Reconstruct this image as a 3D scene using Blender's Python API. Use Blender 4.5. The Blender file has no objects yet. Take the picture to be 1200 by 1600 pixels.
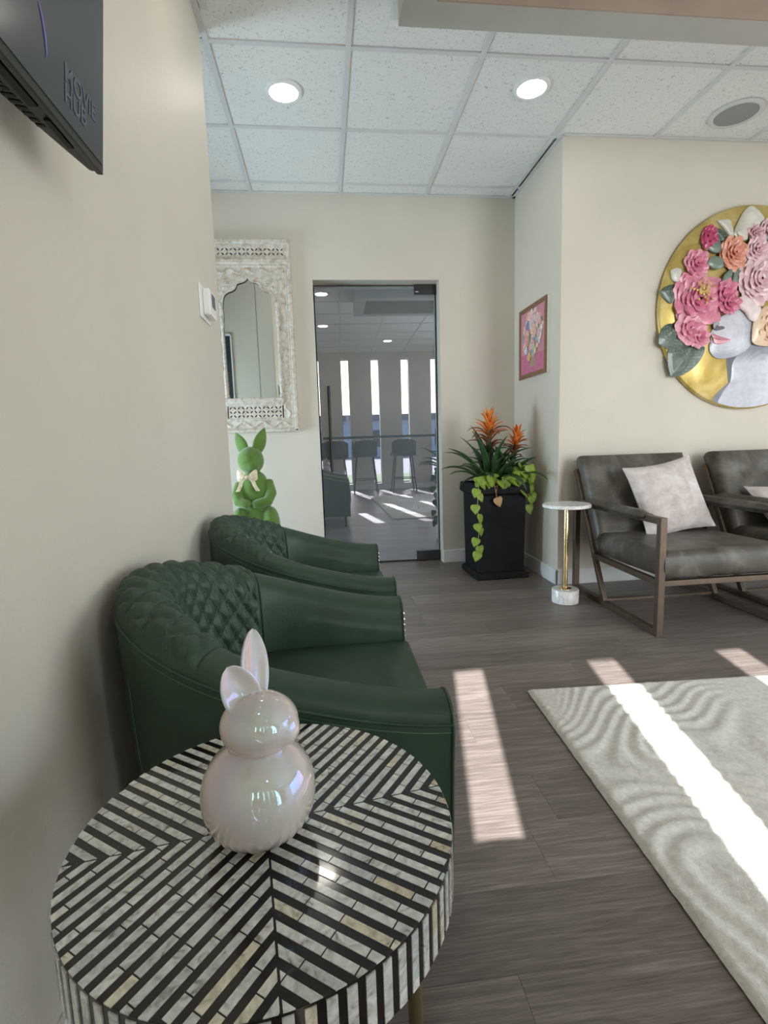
import bpy, bmesh, math, random
import numpy as np
from mathutils import Vector, Matrix, noise
random.seed(7)
PI = math.pi
sc = bpy.context.scene
C = sc.collection

# ------------------------------------------------------------------ camera
CAM_H = 0.953
f_px, yaw, pitch, roll = 814.235, 0.108943772, 0.134499549, 0.0313437648
cy_, sy_, cp_, sp_, cr_, sr_ = math.cos(yaw), math.sin(yaw), math.cos(pitch), math.sin(pitch), math.cos(roll), math.sin(roll)
fw = Vector((sy_*cp_, cy_*cp_, -sp_)); rt = Vector((cy_, -sy_, 0)); dn = fw.cross(rt)
rt2 = cr_*rt + sr_*dn; dn2 = -sr_*rt + cr_*dn
cam_d = bpy.data.cameras.new('camera'); cam = bpy.data.objects.new('camera', cam_d); C.objects.link(cam)
cam_d.sensor_fit = 'VERTICAL'; cam_d.sensor_height = 36.0; cam_d.lens = f_px/1600*36.0
cam_d.clip_start = 0.02; cam_d.clip_end = 200
cam.matrix_world = Matrix(((rt2.x, -dn2.x, -fw.x, 0), (rt2.y, -dn2.y, -fw.y, 0), (rt2.z, -dn2.z, -fw.z, CAM_H), (0, 0, 0, 1)))
sc.camera = cam

# ------------------------------------------------------------------ world, sun, exposure
sc.view_settings.view_transform = 'Standard'; sc.view_settings.look = 'None'
sc.view_settings.gamma = 1.0; sc.view_settings.use_curve_mapping = False
sc.view_settings.exposure = 0.04
sc.cycles.use_denoising = True
sc.cycles.max_bounces = 10; sc.cycles.diffuse_bounces = 6; sc.cycles.glossy_bounces = 5
sc.cycles.transparent_max_bounces = 12; sc.cycles.sample_clamp_indirect = 6.0
sc.cycles.caustics_reflective = False; sc.cycles.caustics_refractive = False
w = bpy.data.worlds.new('sky'); sc.world = w; w.use_nodes = True
wn = w.node_tree; wn.nodes.clear()
sky = wn.nodes.new('ShaderNodeTexSky'); sky.sky_type = 'NISHITA'; sky.sun_disc = False
sky.sun_elevation = math.radians(30); sky.sun_rotation = math.radians(191); sky.air_density = 0.8; sky.dust_density = 2.0
bg = wn.nodes.new('ShaderNodeBackground'); bg.inputs['Strength'].default_value = 0.5
wo = wn.nodes.new('ShaderNodeOutputWorld')
wn.links.new(sky.outputs[0], bg.inputs[0]); wn.links.new(bg.outputs[0], wo.inputs[0])
SUN_DIR = Vector((0.195, 1.0, -0.561))
sun_d = bpy.data.lights.new('sun', 'SUN'); sun_d.energy = 25; sun_d.angle = math.radians(0.3); sun_d.color = (1.0, 0.95, 0.93)
sun = bpy.data.objects.new('sun', sun_d); C.objects.link(sun); sun.rotation_euler = SUN_DIR.to_track_quat('-Z', 'Y').to_euler()
sun.location = (-1, -8, 6)
def area(name, loc, aim, sx, sy, power, col):
    d = bpy.data.lights.new(name, 'AREA'); d.shape = 'RECTANGLE'; d.size = sx; d.size_y = sy; d.energy = power; d.color = col
    o = bpy.data.objects.new(name, d); C.objects.link(o); o.location = loc
    o.rotation_euler = Vector(aim).to_track_quat('-Z', 'Y').to_euler(); return o
area('fill_light_entrance', (3.45, -2.62, 1.3), (0, 1, 0), 1.9, 2.4, 172, (0.94, 0.97, 1.0))  # fill lamp behind the added entrance, brightens the back walls
area('daylight_side_window', (4.62, 0.6, 0.98), (-1, 0, 0), 3.2, 1.75, 66, (0.93, 0.97, 1.0))
area('daylight_alcove_window', (-2.45, 3.25, 0.75), (1, 0, 0), 0.9, 0.95, 96, (0.70, 0.87, 1.0))
LAMP = 31.0          # radiance of every ceiling downlight

# ------------------------------------------------------------------ material helpers
MATS = {}
def new_mat(name):
    m = bpy.data.materials.new(name); m.use_nodes = True; MATS[name] = m
    nt = m.node_tree; b = nt.nodes['Principled BSDF']
    return m, nt, b
def N(nt, t, **kw):
    n = nt.nodes.new(t)
    for k, v in kw.items():
        if k in n.inputs: n.inputs[k].default_value = v
        else: setattr(n, k, v)
    return n
def L(nt, a, b): nt.links.new(a, b)
def ramp(nt, fac, stops):
    r = nt.nodes.new('ShaderNodeValToRGB'); cr = r.color_ramp
    while len(cr.elements) < len(stops): cr.elements.new(0.5)
    for e, (p, c) in zip(cr.elements, stops): e.position = p; e.color = (*c, 1) if len(c) == 3 else c
    L(nt, fac, r.inputs[0]); return r
def bump(nt, b, height, strength, dist=0.01):
    n = N(nt, 'ShaderNodeBump'); n.inputs['Strength'].default_value = strength; n.inputs['Distance'].default_value = dist
    L(nt, height, n.inputs['Height']); L(nt, n.outputs[0], b.inputs['Normal']); return n
def mat(name, col, rough=0.5, metal=0.0, spec=0.5, var=0.0, vscale=8.0, bmp=0.0, bscale=60.0, coat=0.0, sheen=0.0, bdist=0.004, crough=0.05):
    m, nt, b = new_mat(name)
    b.inputs['Base Color'].default_value = (*col, 1); b.inputs['Roughness'].default_value = rough
    b.inputs['Metallic'].default_value = metal; b.inputs['Specular IOR Level'].default_value = spec
    b.inputs['Coat Weight'].default_value = coat; b.inputs['Coat Roughness'].default_value = crough
    b.inputs['Sheen Weight'].default_value = sheen
    tc = N(nt, 'ShaderNodeTexCoord')
    nz = N(nt, 'ShaderNodeTexNoise', Scale=vscale, Detail=5.0); L(nt, tc.outputs['Object'], nz.inputs['Vector'])
    v = max(var, 0.03)
    r = ramp(nt, nz.outputs[0], [(0.3, tuple(c*(1-v) for c in col)), (0.7, tuple(min(1, c*(1+v)) for c in col))])
    L(nt, r.outputs[0], b.inputs['Base Color'])
    if bmp:
        n2 = N(nt, 'ShaderNodeTexNoise', Scale=bscale, Detail=3.0); L(nt, tc.outputs['Object'], n2.inputs['Vector'])
        bump(nt, b, n2.outputs[0], bmp, bdist)
    return m
def attr_mat(name, rough=0.5, coat=0.0, bmp=0.2, bscale=60, var=0.12):
    m, nt, b = new_mat(name)
    a = N(nt, 'ShaderNodeAttribute'); a.attribute_name = 'Col'
    tc = N(nt, 'ShaderNodeTexCoord'); nz = N(nt, 'ShaderNodeTexNoise', Scale=26.0, Detail=4.0); L(nt, tc.outputs['Object'], nz.inputs['Vector'])
    hs = N(nt, 'ShaderNodeHueSaturation'); L(nt, a.outputs['Color'], hs.inputs['Color'])
    mr = N(nt, 'ShaderNodeMapRange'); mr.inputs['To Min'].default_value = 1-var*2; mr.inputs['To Max'].default_value = 1+var*2
    L(nt, nz.outputs[0], mr.inputs['Value']); L(nt, mr.outputs[0], hs.inputs['Value'])
    L(nt, hs.outputs[0], b.inputs['Base Color']); b.inputs['Roughness'].default_value = rough; b.inputs['Coat Weight'].default_value = coat
    n2 = N(nt, 'ShaderNodeTexNoise', Scale=bscale, Detail=3.0); L(nt, tc.outputs['Object'], n2.inputs['Vector']); bump(nt, b, n2.outputs[0], bmp, 0.003)
    return m
def emit(name, col, s):
    m, nt, b = new_mat(name); b.inputs['Base Color'].default_value = (*col, 1)
    b.inputs['Emission Color'].default_value = (*col, 1); b.inputs['Emission Strength'].default_value = s; return m

mat('wall_paint', (0.66, 0.61, 0.53), 0.50, spec=0.28, var=0.015, vscale=2, bmp=0.30, bscale=140, bdist=0.004)
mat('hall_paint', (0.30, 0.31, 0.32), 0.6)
mat('trim_white', (0.78, 0.79, 0.80), 0.4)
mat('white_plastic', (0.80, 0.80, 0.79), 0.35)
mat('tee_metal', (0.62, 0.63, 0.63), 0.45)
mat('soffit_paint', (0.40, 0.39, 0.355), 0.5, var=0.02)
mat('soffit_wood', (0.34, 0.25, 0.20), 0.32, var=0.08)
mat('black_metal', (0.012, 0.012, 0.013), 0.4)
mat('black_plastic', (0.015, 0.015, 0.014), 0.45, bmp=0.1, bscale=200)
mat('tv_vent', (0.006, 0.006, 0.006), 0.7)
mat('grey_mesh', (0.30, 0.30, 0.30), 0.6, bmp=0.5, bscale=600)
mat('bronze', (0.115, 0.080, 0.056), 0.42, metal=0.55, var=0.15, vscale=20)
mat('brass', (0.83, 0.62, 0.32), 0.18, metal=1.0)
mat('brass_dark', (0.24, 0.19, 0.10), 0.35, metal=0.8)
mat('black_wood', (0.008, 0.008, 0.008), 0.5)
mat('nail_steel', (0.75, 0.74, 0.72), 0.2, metal=1.0)
mat('thread', (0.075, 0.15, 0.085), 0.7)
mat('planter_stone', (0.0075, 0.0078, 0.0092), 0.7, spec=0.25, var=0.25, vscale=14, bmp=0.25, bscale=70)
mat('soil', (0.03, 0.02, 0.013), 0.95, bmp=0.8, bscale=90)
mat('stem_green', (0.30, 0.36, 0.10), 0.55)
mat('flock_green', (0.115, 0.220, 0.035), 0.95, var=0.12, vscale=18, bmp=0.5, bscale=500, sheen=0.5, bdist=0.002)
mat('ribbon', (0.78, 0.68, 0.47), 0.5, var=0.25, vscale=60)
mat('stool_fabric', (0.05, 0.05, 0.053), 0.75, bmp=0.2, bscale=300)
mat('bar_wood', (0.035, 0.04, 0.038), 0.35, var=0.15)
mat('asphalt', (0.22, 0.22, 0.23), 0.9, var=0.1)
mat('grass', (0.10, 0.17, 0.05), 0.95, var=0.3)
mat('far_render', (0.62, 0.66, 0.74), 0.8)
mat('far_roof', (0.20, 0.20, 0.23), 0.8)
mat('dark_door', (0.022, 0.026, 0.032), 0.35)
mat('print_white', (0.92, 0.91, 0.88), 0.5)
mat('frame_wood', (0.22, 0.11, 0.055), 0.45, var=0.2, vscale=40)
mat('inlay_resin', (0.007, 0.006, 0.006), 0.12, spec=0.35, coat=0.25)
emit('lamp_glow', (1.0, 0.93, 0.82), LAMP)
attr_mat('print_art', 0.35, coat=0.35, bmp=0.12, bscale=90)
attr_mat('canvas_paint', 0.6, bmp=0.3, bscale=120)

def marble():
    m, nt, b = new_mat('marble'); tc = N(nt, 'ShaderNodeTexCoord')
    nz = N(nt, 'ShaderNodeTexNoise', Scale=9.0, Detail=8.0, Distortion=1.8); L(nt, tc.outputs['Object'], nz.inputs['Vector'])
    r = ramp(nt, nz.outputs[0], [(0.44, (0.82, 0.81, 0.79)), (0.5, (0.66, 0.65, 0.64)), (0.54, (0.83, 0.82, 0.80))])
    L(nt, r.outputs[0], b.inputs['Base Color']); b.inputs['Roughness'].default_value = 0.25
marble()
def floor_mat():
    m, nt, b = new_mat('plank_vinyl'); tc = N(nt, 'ShaderNodeTexCoord'); oi = N(nt, 'ShaderNodeObjectInfo')
    mul = N(nt, 'ShaderNodeVectorMath', operation='SCALE'); mul.inputs['Scale'].default_value = 37.0
    cx = N(nt, 'ShaderNodeCombineXYZ'); L(nt, oi.outputs['Random'], cx.inputs[0]); L(nt, oi.outputs['Random'], cx.inputs[1]); L(nt, cx.outputs[0], mul.inputs[0])
    add = N(nt, 'ShaderNodeVectorMath', operation='ADD'); L(nt, tc.outputs['Object'], add.inputs[0]); L(nt, mul.outputs[0], add.inputs[1])
    mp = N(nt, 'ShaderNodeMapping'); mp.inputs['Scale'].default_value = (1.6, 26.0, 1.0); L(nt, add.outputs[0], mp.inputs[0])
    n1 = N(nt, 'ShaderNodeTexNoise', Scale=2.2, Detail=9.0, Roughness=0.68, Distortion=1.1); L(nt, mp.outputs[0], n1.inputs['Vector'])
    mp2 = N(nt, 'ShaderNodeMapping'); mp2.inputs['Scale'].default_value = (5.0, 120.0, 1.0); L(nt, add.outputs[0], mp2.inputs[0])
    n2 = N(nt, 'ShaderNodeTexNoise', Scale=2.0, Detail=4.0, Roughness=0.7); L(nt, mp2.outputs[0], n2.inputs['Vector'])
    mx = N(nt, 'ShaderNodeMix'); mx.data_type = 'FLOAT'; mx.inputs[0].default_value = 0.4; L(nt, n1.outputs[0], mx.inputs[2]); L(nt, n2.outputs[0], mx.inputs[3])
    r = ramp(nt, mx.outputs[0], [(0.30, (0.084, 0.065, 0.057)), (0.5, (0.186, 0.153, 0.136)), (0.70, (0.350, 0.304, 0.280))])
    hs = N(nt, 'ShaderNodeHueSaturation'); L(nt, r.outputs[0], hs.inputs['Color'])
    mr = N(nt, 'ShaderNodeMapRange'); mr.inputs['To Min'].default_value = 0.86; mr.inputs['To Max'].default_value = 1.14
    L(nt, oi.outputs['Random'], mr.inputs['Value']); L(nt, mr.outputs[0], hs.inputs['Value'])
    L(nt, hs.outputs[0], b.inputs['Base Color']); b.inputs['Roughness'].default_value = 0.40; b.inputs['Specular IOR Level'].default_value = 0.45
    bump(nt, b, mx.outputs[0], 0.35, 0.002)
floor_mat()
def tile_mat():
    m, nt, b = new_mat('acoustic_tile'); tc = N(nt, 'ShaderNodeTexCoord'); oi = N(nt, 'ShaderNodeObjectInfo')
    add = N(nt, 'ShaderNodeVectorMath', operation='ADD'); L(nt, tc.outputs['Object'], add.inputs[0])
    cx = N(nt, 'ShaderNodeCombineXYZ'); sm = N(nt, 'ShaderNodeMath', operation='MULTIPLY'); sm.inputs[1].default_value = 50
    L(nt, oi.outputs['Random'], sm.inputs[0]); L(nt, sm.outputs[0], cx.inputs[0]); L(nt, sm.outputs[0], cx.inputs[1]); L(nt, cx.outputs[0], add.inputs[1])
    n1 = N(nt, 'ShaderNodeTexNoise', Scale=75.0, Detail=3.0, Roughness=0.6, Distortion=1.4); L(nt, add.outputs[0], n1.inputs['Vector'])
    r = ramp(nt, n1.outputs[0], [(0.30, (0.42, 0.42, 0.40)), (0.42, (0.76, 0.77, 0.75))])
    L(nt, r.outputs[0], b.inputs['Base Color']); b.inputs['Roughness'].default_value = 0.9; b.inputs['Specular IOR Level'].default_value = 0.1
    bump(nt, b, r.outputs[0], 0.5, 0.003)
tile_mat()
def leather(name, dark, mid, light, scale, rough, bstr=0.25):
    m, nt, b = new_mat(name); tc = N(nt, 'ShaderNodeTexCoord')
    n1 = N(nt, 'ShaderNodeTexNoise', Scale=scale, Detail=6.0, Roughness=0.6, Distortion=0.6); L(nt, tc.outputs['Object'], n1.inputs['Vector'])
    r = ramp(nt, n1.outputs[0], [(0.3, dark), (0.5, mid), (0.7, light)]); L(nt, r.outputs[0], b.inputs['Base Color'])
    n2 = N(nt, 'ShaderNodeTexNoise', Scale=220.0, Detail=3.0); L(nt, tc.outputs['Object'], n2.inputs['Vector'])
    b.inputs['Roughness'].default_value = rough; b.inputs['Specular IOR Level'].default_value = 0.35; bump(nt, b, n2.outputs[0], bstr, 0.0015)
leather('green_leather', (0.020, 0.043, 0.026), (0.027, 0.055, 0.034), (0.036, 0.069, 0.044), 9, 0.46)
leather('brown_leather', (0.040, 0.031, 0.025), (0.085, 0.074, 0.061), (0.170, 0.158, 0.136), 6, 0.40)
leather('plush_pink', (0.50, 0.42, 0.40), (0.62, 0.55, 0.53), (0.72, 0.66, 0.64), 16, 0.9, 0.9)
leather('leaf_dark', (0.020, 0.050, 0.018), (0.035, 0.085, 0.028), (0.055, 0.12, 0.04), 20, 0.38)
leather('leaf_lime', (0.15, 0.25, 0.03), (0.23, 0.34, 0.045), (0.33, 0.42, 0.08), 24, 0.42)
leather('leaf_dry', (0.42, 0.25, 0.11), (0.55, 0.35, 0.17), (0.62, 0.43, 0.24), 30, 0.7)
leather('bract_orange', (0.62, 0.13, 0.025), (0.80, 0.23, 0.04), (0.86, 0.36, 0.08), 30, 0.42)
leather('bract_rust', (0.10, 0.06, 0.02), (0.25, 0.08, 0.03), (0.40, 0.12, 0.04), 30, 0.42)
leather('whitewash', (0.43, 0.355, 0.27), (0.62, 0.565, 0.49), (0.73, 0.70, 0.64), 30, 0.75, 0.4)
leather('rug_wool', (0.60, 0.575, 0.53), (0.69, 0.665, 0.62), (0.78, 0.755, 0.71), 55, 0.95, 1.0)
def gold():
    m, nt, b = new_mat('gold_leaf'); tc = N(nt, 'ShaderNodeTexCoord')
    n1 = N(nt, 'ShaderNodeTexNoise', Scale=6.0, Detail=5.0, Distortion=1.0); L(nt, tc.outputs['Object'], n1.inputs['Vector'])
    r = ramp(nt, n1.outputs[0], [(0.3, (0.42, 0.29, 0.07)), (0.5, (0.60, 0.45, 0.14)), (0.7, (0.74, 0.60, 0.28))]); L(nt, r.outputs[0], b.inputs['Base Color'])
    b.inputs['Metallic'].default_value = 0.45; b.inputs['Roughness'].default_value = 0.32
gold()
def shell():
    m, nt, b = new_mat('shell_inlay'); tc = N(nt, 'ShaderNodeTexCoord'); oi = N(nt, 'ShaderNodeObjectInfo')
    geo = N(nt, 'ShaderNodeNewGeometry')
    n1 = N(nt, 'ShaderNodeTexNoise', Scale=55.0, Detail=6.0, Distortion=2.0); L(nt, geo.outputs['Position'], n1.inputs['Vector'])
    r = ramp(nt, n1.outputs[0], [(0.26, (0.20, 0.18, 0.15)), (0.40, (0.52, 0.52, 0.49)), (0.55, (0.66, 0.68, 0.66)), (0.72, (0.80, 0.81, 0.78))])
    r2 = ramp(nt, oi.outputs['Random'], [(0.0, (0.74, 0.78, 0.80)), (0.4, (0.93, 0.94, 0.93)), (0.85, (1, 1, 0.99)), (0.95, (0.98, 0.92, 0.76)), (0.99, (0.84, 0.72, 0.56))])
    mx = N(nt, 'ShaderNodeMix'); mx.data_type = 'RGBA'; mx.blend_type = 'MULTIPLY'; mx.inputs[0].default_value = 1.0
    L(nt, r.outputs[0], mx.inputs[6]); L(nt, r2.outputs[0], mx.inputs[7]); L(nt, mx.outputs[2], b.inputs['Base Color'])
    b.inputs['Roughness'].default_value = 0.14; b.inputs['Coat Weight'].default_value = 0.6; b.inputs['Coat Roughness'].default_value = 0.04
shell()
def pearl():
    m, nt, b = new_mat('pearl_glaze'); tc = N(nt, 'ShaderNodeTexCoord')
    n1 = N(nt, 'ShaderNodeTexNoise', Scale=14.0, Detail=2.0, Distortion=0.8); L(nt, tc.outputs['Object'], n1.inputs['Vector'])
    r = ramp(nt, n1.outputs[0], [(0.3, (0.61, 0.545, 0.52)), (0.5, (0.60, 0.57, 0.51)), (0.7, (0.56, 0.56, 0.49))]); L(nt, r.outputs[0], b.inputs['Base Color'])
    b.inputs['Roughness'].default_value = 0.03; b.inputs['IOR'].default_value = 2.1
    b.inputs['Thin Film Thickness'].default_value = 335.0; b.inputs['Thin Film IOR'].default_value = 1.45
    b.inputs['Coat Weight'].default_value = 1.0; b.inputs['Coat Roughness'].default_value = 0.01
pearl()
def glass(name, tint, refl, glossy=(1, 1, 1), veil=None):
    m, nt, b = new_mat(name); nt.nodes.remove(b); out = [n for n in nt.nodes if n.type == 'OUTPUT_MATERIAL'][0]
    t = N(nt, 'ShaderNodeBsdfTransparent'); t.inputs[0].default_value = (*tint, 1)
    g = N(nt, 'ShaderNodeBsdfGlossy'); g.inputs['Roughness'].default_value = 0.0; g.inputs[0].default_value = (*glossy, 1)
    fr = N(nt, 'ShaderNodeLayerWeight'); fr.inputs[0].default_value = 0.25
    mr = N(nt, 'ShaderNodeMapRange'); mr.inputs['To Min'].default_value = refl; mr.inputs['To Max'].default_value = 1.0; L(nt, fr.outputs['Fresnel'], mr.inputs['Value'])
    mx = N(nt, 'ShaderNodeMixShader'); body = t
    if veil:
        df = N(nt, 'ShaderNodeBsdfDiffuse'); df.inputs[0].default_value = (*veil, 1); body = N(nt, 'ShaderNodeMixShader'); body.inputs[0].default_value = 0.8  # even diffuse grey stands in for the haze over the glass
        L(nt, t.outputs[0], body.inputs[1]); L(nt, df.outputs[0], body.inputs[2])
    L(nt, mr.outputs[0], mx.inputs[0]); L(nt, body.outputs[0], mx.inputs[1]); L(nt, g.outputs[0], mx.inputs[2]); L(nt, mx.outputs[0], out.inputs[0])
glass('door_glass', (0.30, 0.35, 0.36), 0.42, (0.86, 0.88, 1.0), (0.185, 0.22, 0.24)); glass('clear_pane', (0.95, 0.97, 0.97), 0.03)
m, nt, b = new_mat('mirror_glass'); b.inputs['Base Color'].default_value = (0.80, 0.83, 0.80, 1); b.inputs['Metallic'].default_value = 1; b.inputs['Roughness'].default_value = 0.01
m, nt, b = new_mat('glass_edge'); b.inputs['Base Color'].default_value = (0.25, 0.42, 0.38, 1); b.inputs['Roughness'].default_value = 0.1
m, nt, b = new_mat('tv_screen'); b.inputs['Base Color'].default_value = (0.012, 0.013, 0.015, 1); b.inputs['Roughness'].default_value = 0.16
b.inputs['Emission Color'].default_value = (0.75, 0.85, 1.0, 1); b.inputs['Emission Strength'].default_value = 0.016
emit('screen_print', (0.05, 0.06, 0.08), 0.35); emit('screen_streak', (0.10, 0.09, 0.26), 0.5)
m, nt, b = new_mat('lcd'); b.inputs['Base Color'].default_value = (0.10, 0.11, 0.13, 1); b.inputs['Roughness'].default_value = 0.25

# ------------------------------------------------------------------ mesh helpers
class MB:
    def __init__(s): s.v = []; s.f = []; s.c = []
    def add(s, vs, fs, col=None):
        o = len(s.v); s.v += [tuple(p) for p in vs]; s.f += [tuple(i+o for i in f) for f in fs]; s.c += [col]*len(fs); return s
    def box(s, lo, hi, M=None, col=None):
        vs = [Vector((x, y, z)) for x in (lo[0], hi[0]) for y in (lo[1], hi[1]) for z in (lo[2], hi[2])]
        if M is not None: vs = [M @ p for p in vs]
        return s.add(vs, [(0, 1, 3, 2), (4, 6, 7, 5), (0, 4, 5, 1), (2, 3, 7, 6), (0, 2, 6, 4), (1, 5, 7, 3)], col)
    def bar(s, a, b, w, h, up=(0, 0, 1)):
        a = Vector(a); b = Vector(b); d = (b-a).normalized(); sd = d.cross(Vector(up)).normalized(); u = sd.cross(d)
        vs = [p+sd*i*w/2+u*j*h/2 for p in (a, b) for i, j in ((-1, -1), (1, -1), (1, 1), (-1, 1))]
        return s.add(vs, [(3, 2, 1, 0), (4, 5, 6, 7), (0, 1, 5, 4), (1, 2, 6, 5), (2, 3, 7, 6), (3, 0, 4, 7)])
    def tube(s, pts, r, n=8, close=False, col=None):
        pts = [Vector(p) for p in pts]; m = len(pts); rs = r if isinstance(r, (list, tuple)) else [r]*m
        vs = []; prev = None
        for i, p in enumerate(pts):
            if close: d = (pts[(i+1) % m]-pts[i-1]).normalized()
            else: d = (pts[min(i+1, m-1)]-pts[max(i-1, 0)]).normalized()
            if prev is None: a = d.orthogonal().normalized()
            else: a = (prev-d*prev.dot(d)); a = a.normalized() if a.length > 1e-6 else d.orthogonal().normalized()
            prev = a; bb = d.cross(a)
            vs += [p+(a*math.cos(2*PI*k/n)+bb*math.sin(2*PI*k/n))*rs[i] for k in range(n)]
        fs = []
        for i in range(m if close else m-1):
            j = (i+1) % m
            fs += [(i*n+k, i*n+(k+1) % n, j*n+(k+1) % n, j*n+k) for k in range(n)]
        if not close: fs += [tuple(range(n-1, -1, -1)), tuple((m-1)*n+k for k in range(n))]
        return s.add(vs, fs, col)
    def lathe(s, prof, n=32, c=(0, 0, 0), col=None, rad=None):
        vs = []; fs = []; m = len(prof)
        for i, (r, z) in enumerate(prof):
            for k in range(n):
                a = 2*PI*k/n; rr = max(r, 1e-5)*(rad(a, z) if rad else 1)
                vs.append((c[0]+rr*math.cos(a), c[1]+rr*math.sin(a), c[2]+z))
        for i in range(m-1):
            fs += [(i*n+k, i*n+(k+1) % n, (i+1)*n+(k+1) % n, (i+1)*n+k) for k in range(n)]
        fs += [tuple(range(n-1, -1, -1)), tuple((m-1)*n+k for k in range(n))]
        return s.add(vs, fs, col)
    def ell(s, c, r, n=20, M=None, col=None):
        vs = []; fs = []; m = n//2
        for i in range(m+1):
            t = PI*i/m
            for k in range(n):
                a = 2*PI*k/n; p = Vector((r[0]*math.sin(t)*math.cos(a), r[1]*math.sin(t)*math.sin(a), r[2]*math.cos(t)))
                if M is not None: p = M @ p
                vs.append(p+Vector(c))
        for i in range(m): fs += [(i*n+k, (i+1)*n+k, (i+1)*n+(k+1) % n, i*n+(k+1) % n) for k in range(n)]
        return s.add(vs, fs, col)
    def grid(s, fn, nu, nv, closeu=False, col=None):
        vs = [fn(i/(nu if closeu else nu-1), j/(nv-1)) for i in range(nu) for j in range(nv)]
        fs = []
        for i in range(nu if closeu else nu-1):
            for j in range(nv-1):
                a = i*nv+j; bb = ((i+1) % nu)*nv+j; fs.append((a, bb, bb+1, a+1))
        return s.add(vs, fs, col)
    def prism(s, poly, fn, d0, d1, col=None):
        n = len(poly); vs = [fn(x, y, d0) for x, y in poly]+[fn(x, y, d1) for x, y in poly]
        fs = [tuple(range(n)), tuple(range(2*n-1, n-1, -1))]+[(i, i+n, (i+1) % n+n, (i+1) % n) for i in range(n)]
        return s.add(vs, fs, col)
    def mesh(s, name, smooth=None):
        me = bpy.data.meshes.new(name); me.from_pydata(s.v, [], s.f)
        bm = bmesh.new(); bm.from_mesh(me)
        if not any(s.c): bmesh.ops.remove_doubles(bm, verts=bm.verts, dist=1e-6)
        bmesh.ops.recalc_face_normals(bm, faces=bm.faces); bm.to_mesh(me); bm.free()
        if any(s.c):
            ca = me.color_attributes.new('Col', 'FLOAT_COLOR', 'CORNER')
            for p in me.polygons:
                col = s.c[p.index] or (0.5, 0.5, 0.5)
                for li in p.loop_indices: ca.data[li].color = (*col, 1)
        if smooth:
            me.polygons.foreach_set('use_smooth', [True]*len(me.polygons))
            if smooth < 180: me.set_sharp_from_angle(angle=math.radians(smooth))
        return me
    def build(s, name, material, parent=None, smooth=None, bevel=0.0, seg=2):
        o = bpy.data.objects.new(name, s.mesh(name, smooth)); C.objects.link(o)
        o.data.materials.append(MATS[material])
        if parent is not None: o.parent = parent
        if bevel:
            md = o.modifiers.new('bevel', 'BEVEL'); md.width = bevel; md.segments = seg; md.limit_method = 'ANGLE'; md.angle_limit = math.radians(35)
        return o
def thing(name, label, cat, loc=(0, 0, 0), rz=0.0, group=None):
    o = bpy.data.objects.new(name, None); C.objects.link(o); o.location = loc; o.rotation_euler = (0, 0, rz)
    o.empty_display_size = 0.05; return tag(o, label, cat, group)
def tag(o, label, cat, group=None):
    o['label'] = label; o['category'] = cat
    if group: o['group'] = group
    return o
def struct(o, label=None):
    o['kind'] = 'structure'
    if label: o['label'] = label
    return o
def link_copy(me, name, material, parent, loc=(0, 0, 0), rot=(0, 0, 0), scale=(1, 1, 1)):
    o = bpy.data.objects.new(name, me); C.objects.link(o); o.parent = parent; o.location = loc; o.rotation_euler = rot; o.scale = scale
    if not me.materials: me.materials.append(MATS[material])
    return o
def copy_tree(o, parent=None):
    c = o.copy(); C.objects.link(c); c.parent = parent
    for ch in list(o.children): copy_tree(ch, c)
    return c
def lerp(a, b, t): return a+(b-a)*t
def sstep(t): t = max(0, min(1, t)); return t*t*(3-2*t)
def catmull(pts, n):
    P = [np.array(p, float) for p in pts]; out = []; m = len(P)-1
    for i in range(n):
        t = i/(n-1)*m; k = min(int(t), m-1); u = t-k
        p0, p1, p2, p3 = P[max(k-1, 0)], P[k], P[k+1], P[min(k+2, m)]
        out.append(0.5*((2*p1)+(-p0+p2)*u+(2*p0-5*p1+4*p2-p3)*u*u+(-p0+3*p1-3*p2+p3)*u**3))
    return out

# ------------------------------------------------------------------ room shell
HC = 2.6735                       # ceiling height
XL, XR, YB, YW = -0.44, 4.5, 3.915, -2.4
XA = -2.3                         # far side of the alcove behind the left wall
YE = 2.50                         # where the left wall ends
XT, YT = 1.455, 3.14              # the art wall steps forward here
T = 0.12

# floor made of vinyl planks running across the room
fl = struct(MB().box((XA-T, YW-0.15, -0.10), (XR+T, 6.2, -0.006)).build('floor', 'frame_wood'), 'dark grey brown wood plank floor')
rng = random.Random(3); pw = 0.178; pl = 1.22; row = 0; y = YW-0.02
while y < YB+0.16:
    x = XA-rng.random()*pl
    while x < XR:
        a, e = max(x, XA), min(x+pl, XR)
        lo = a if not (y+pw < YE and e < XL-0.02) else None
        if e-a > 0.05 and lo is not None:
            if y+pw/2 < YE and a < XL-0.05: a = XL-0.05
            if y+pw/2 > YB and (a > 0.95 or e < -0.1): x += pl; continue
            if y+pw/2 > YB: a = max(a, -0.03); e = min(e, 0.885)
            if e-a > 0.05:
                g = 0.0003; hx = (e-a)/2-g; hy = pw/2-g
                o = MB().box((-hx, -hy, -0.006), (hx, hy, 0.0)).build('plank', 'plank_vinyl', fl)
                o.location = ((a+e)/2, y+pw/2, 0)
        x += pl
    y += pw; row += 1

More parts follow.
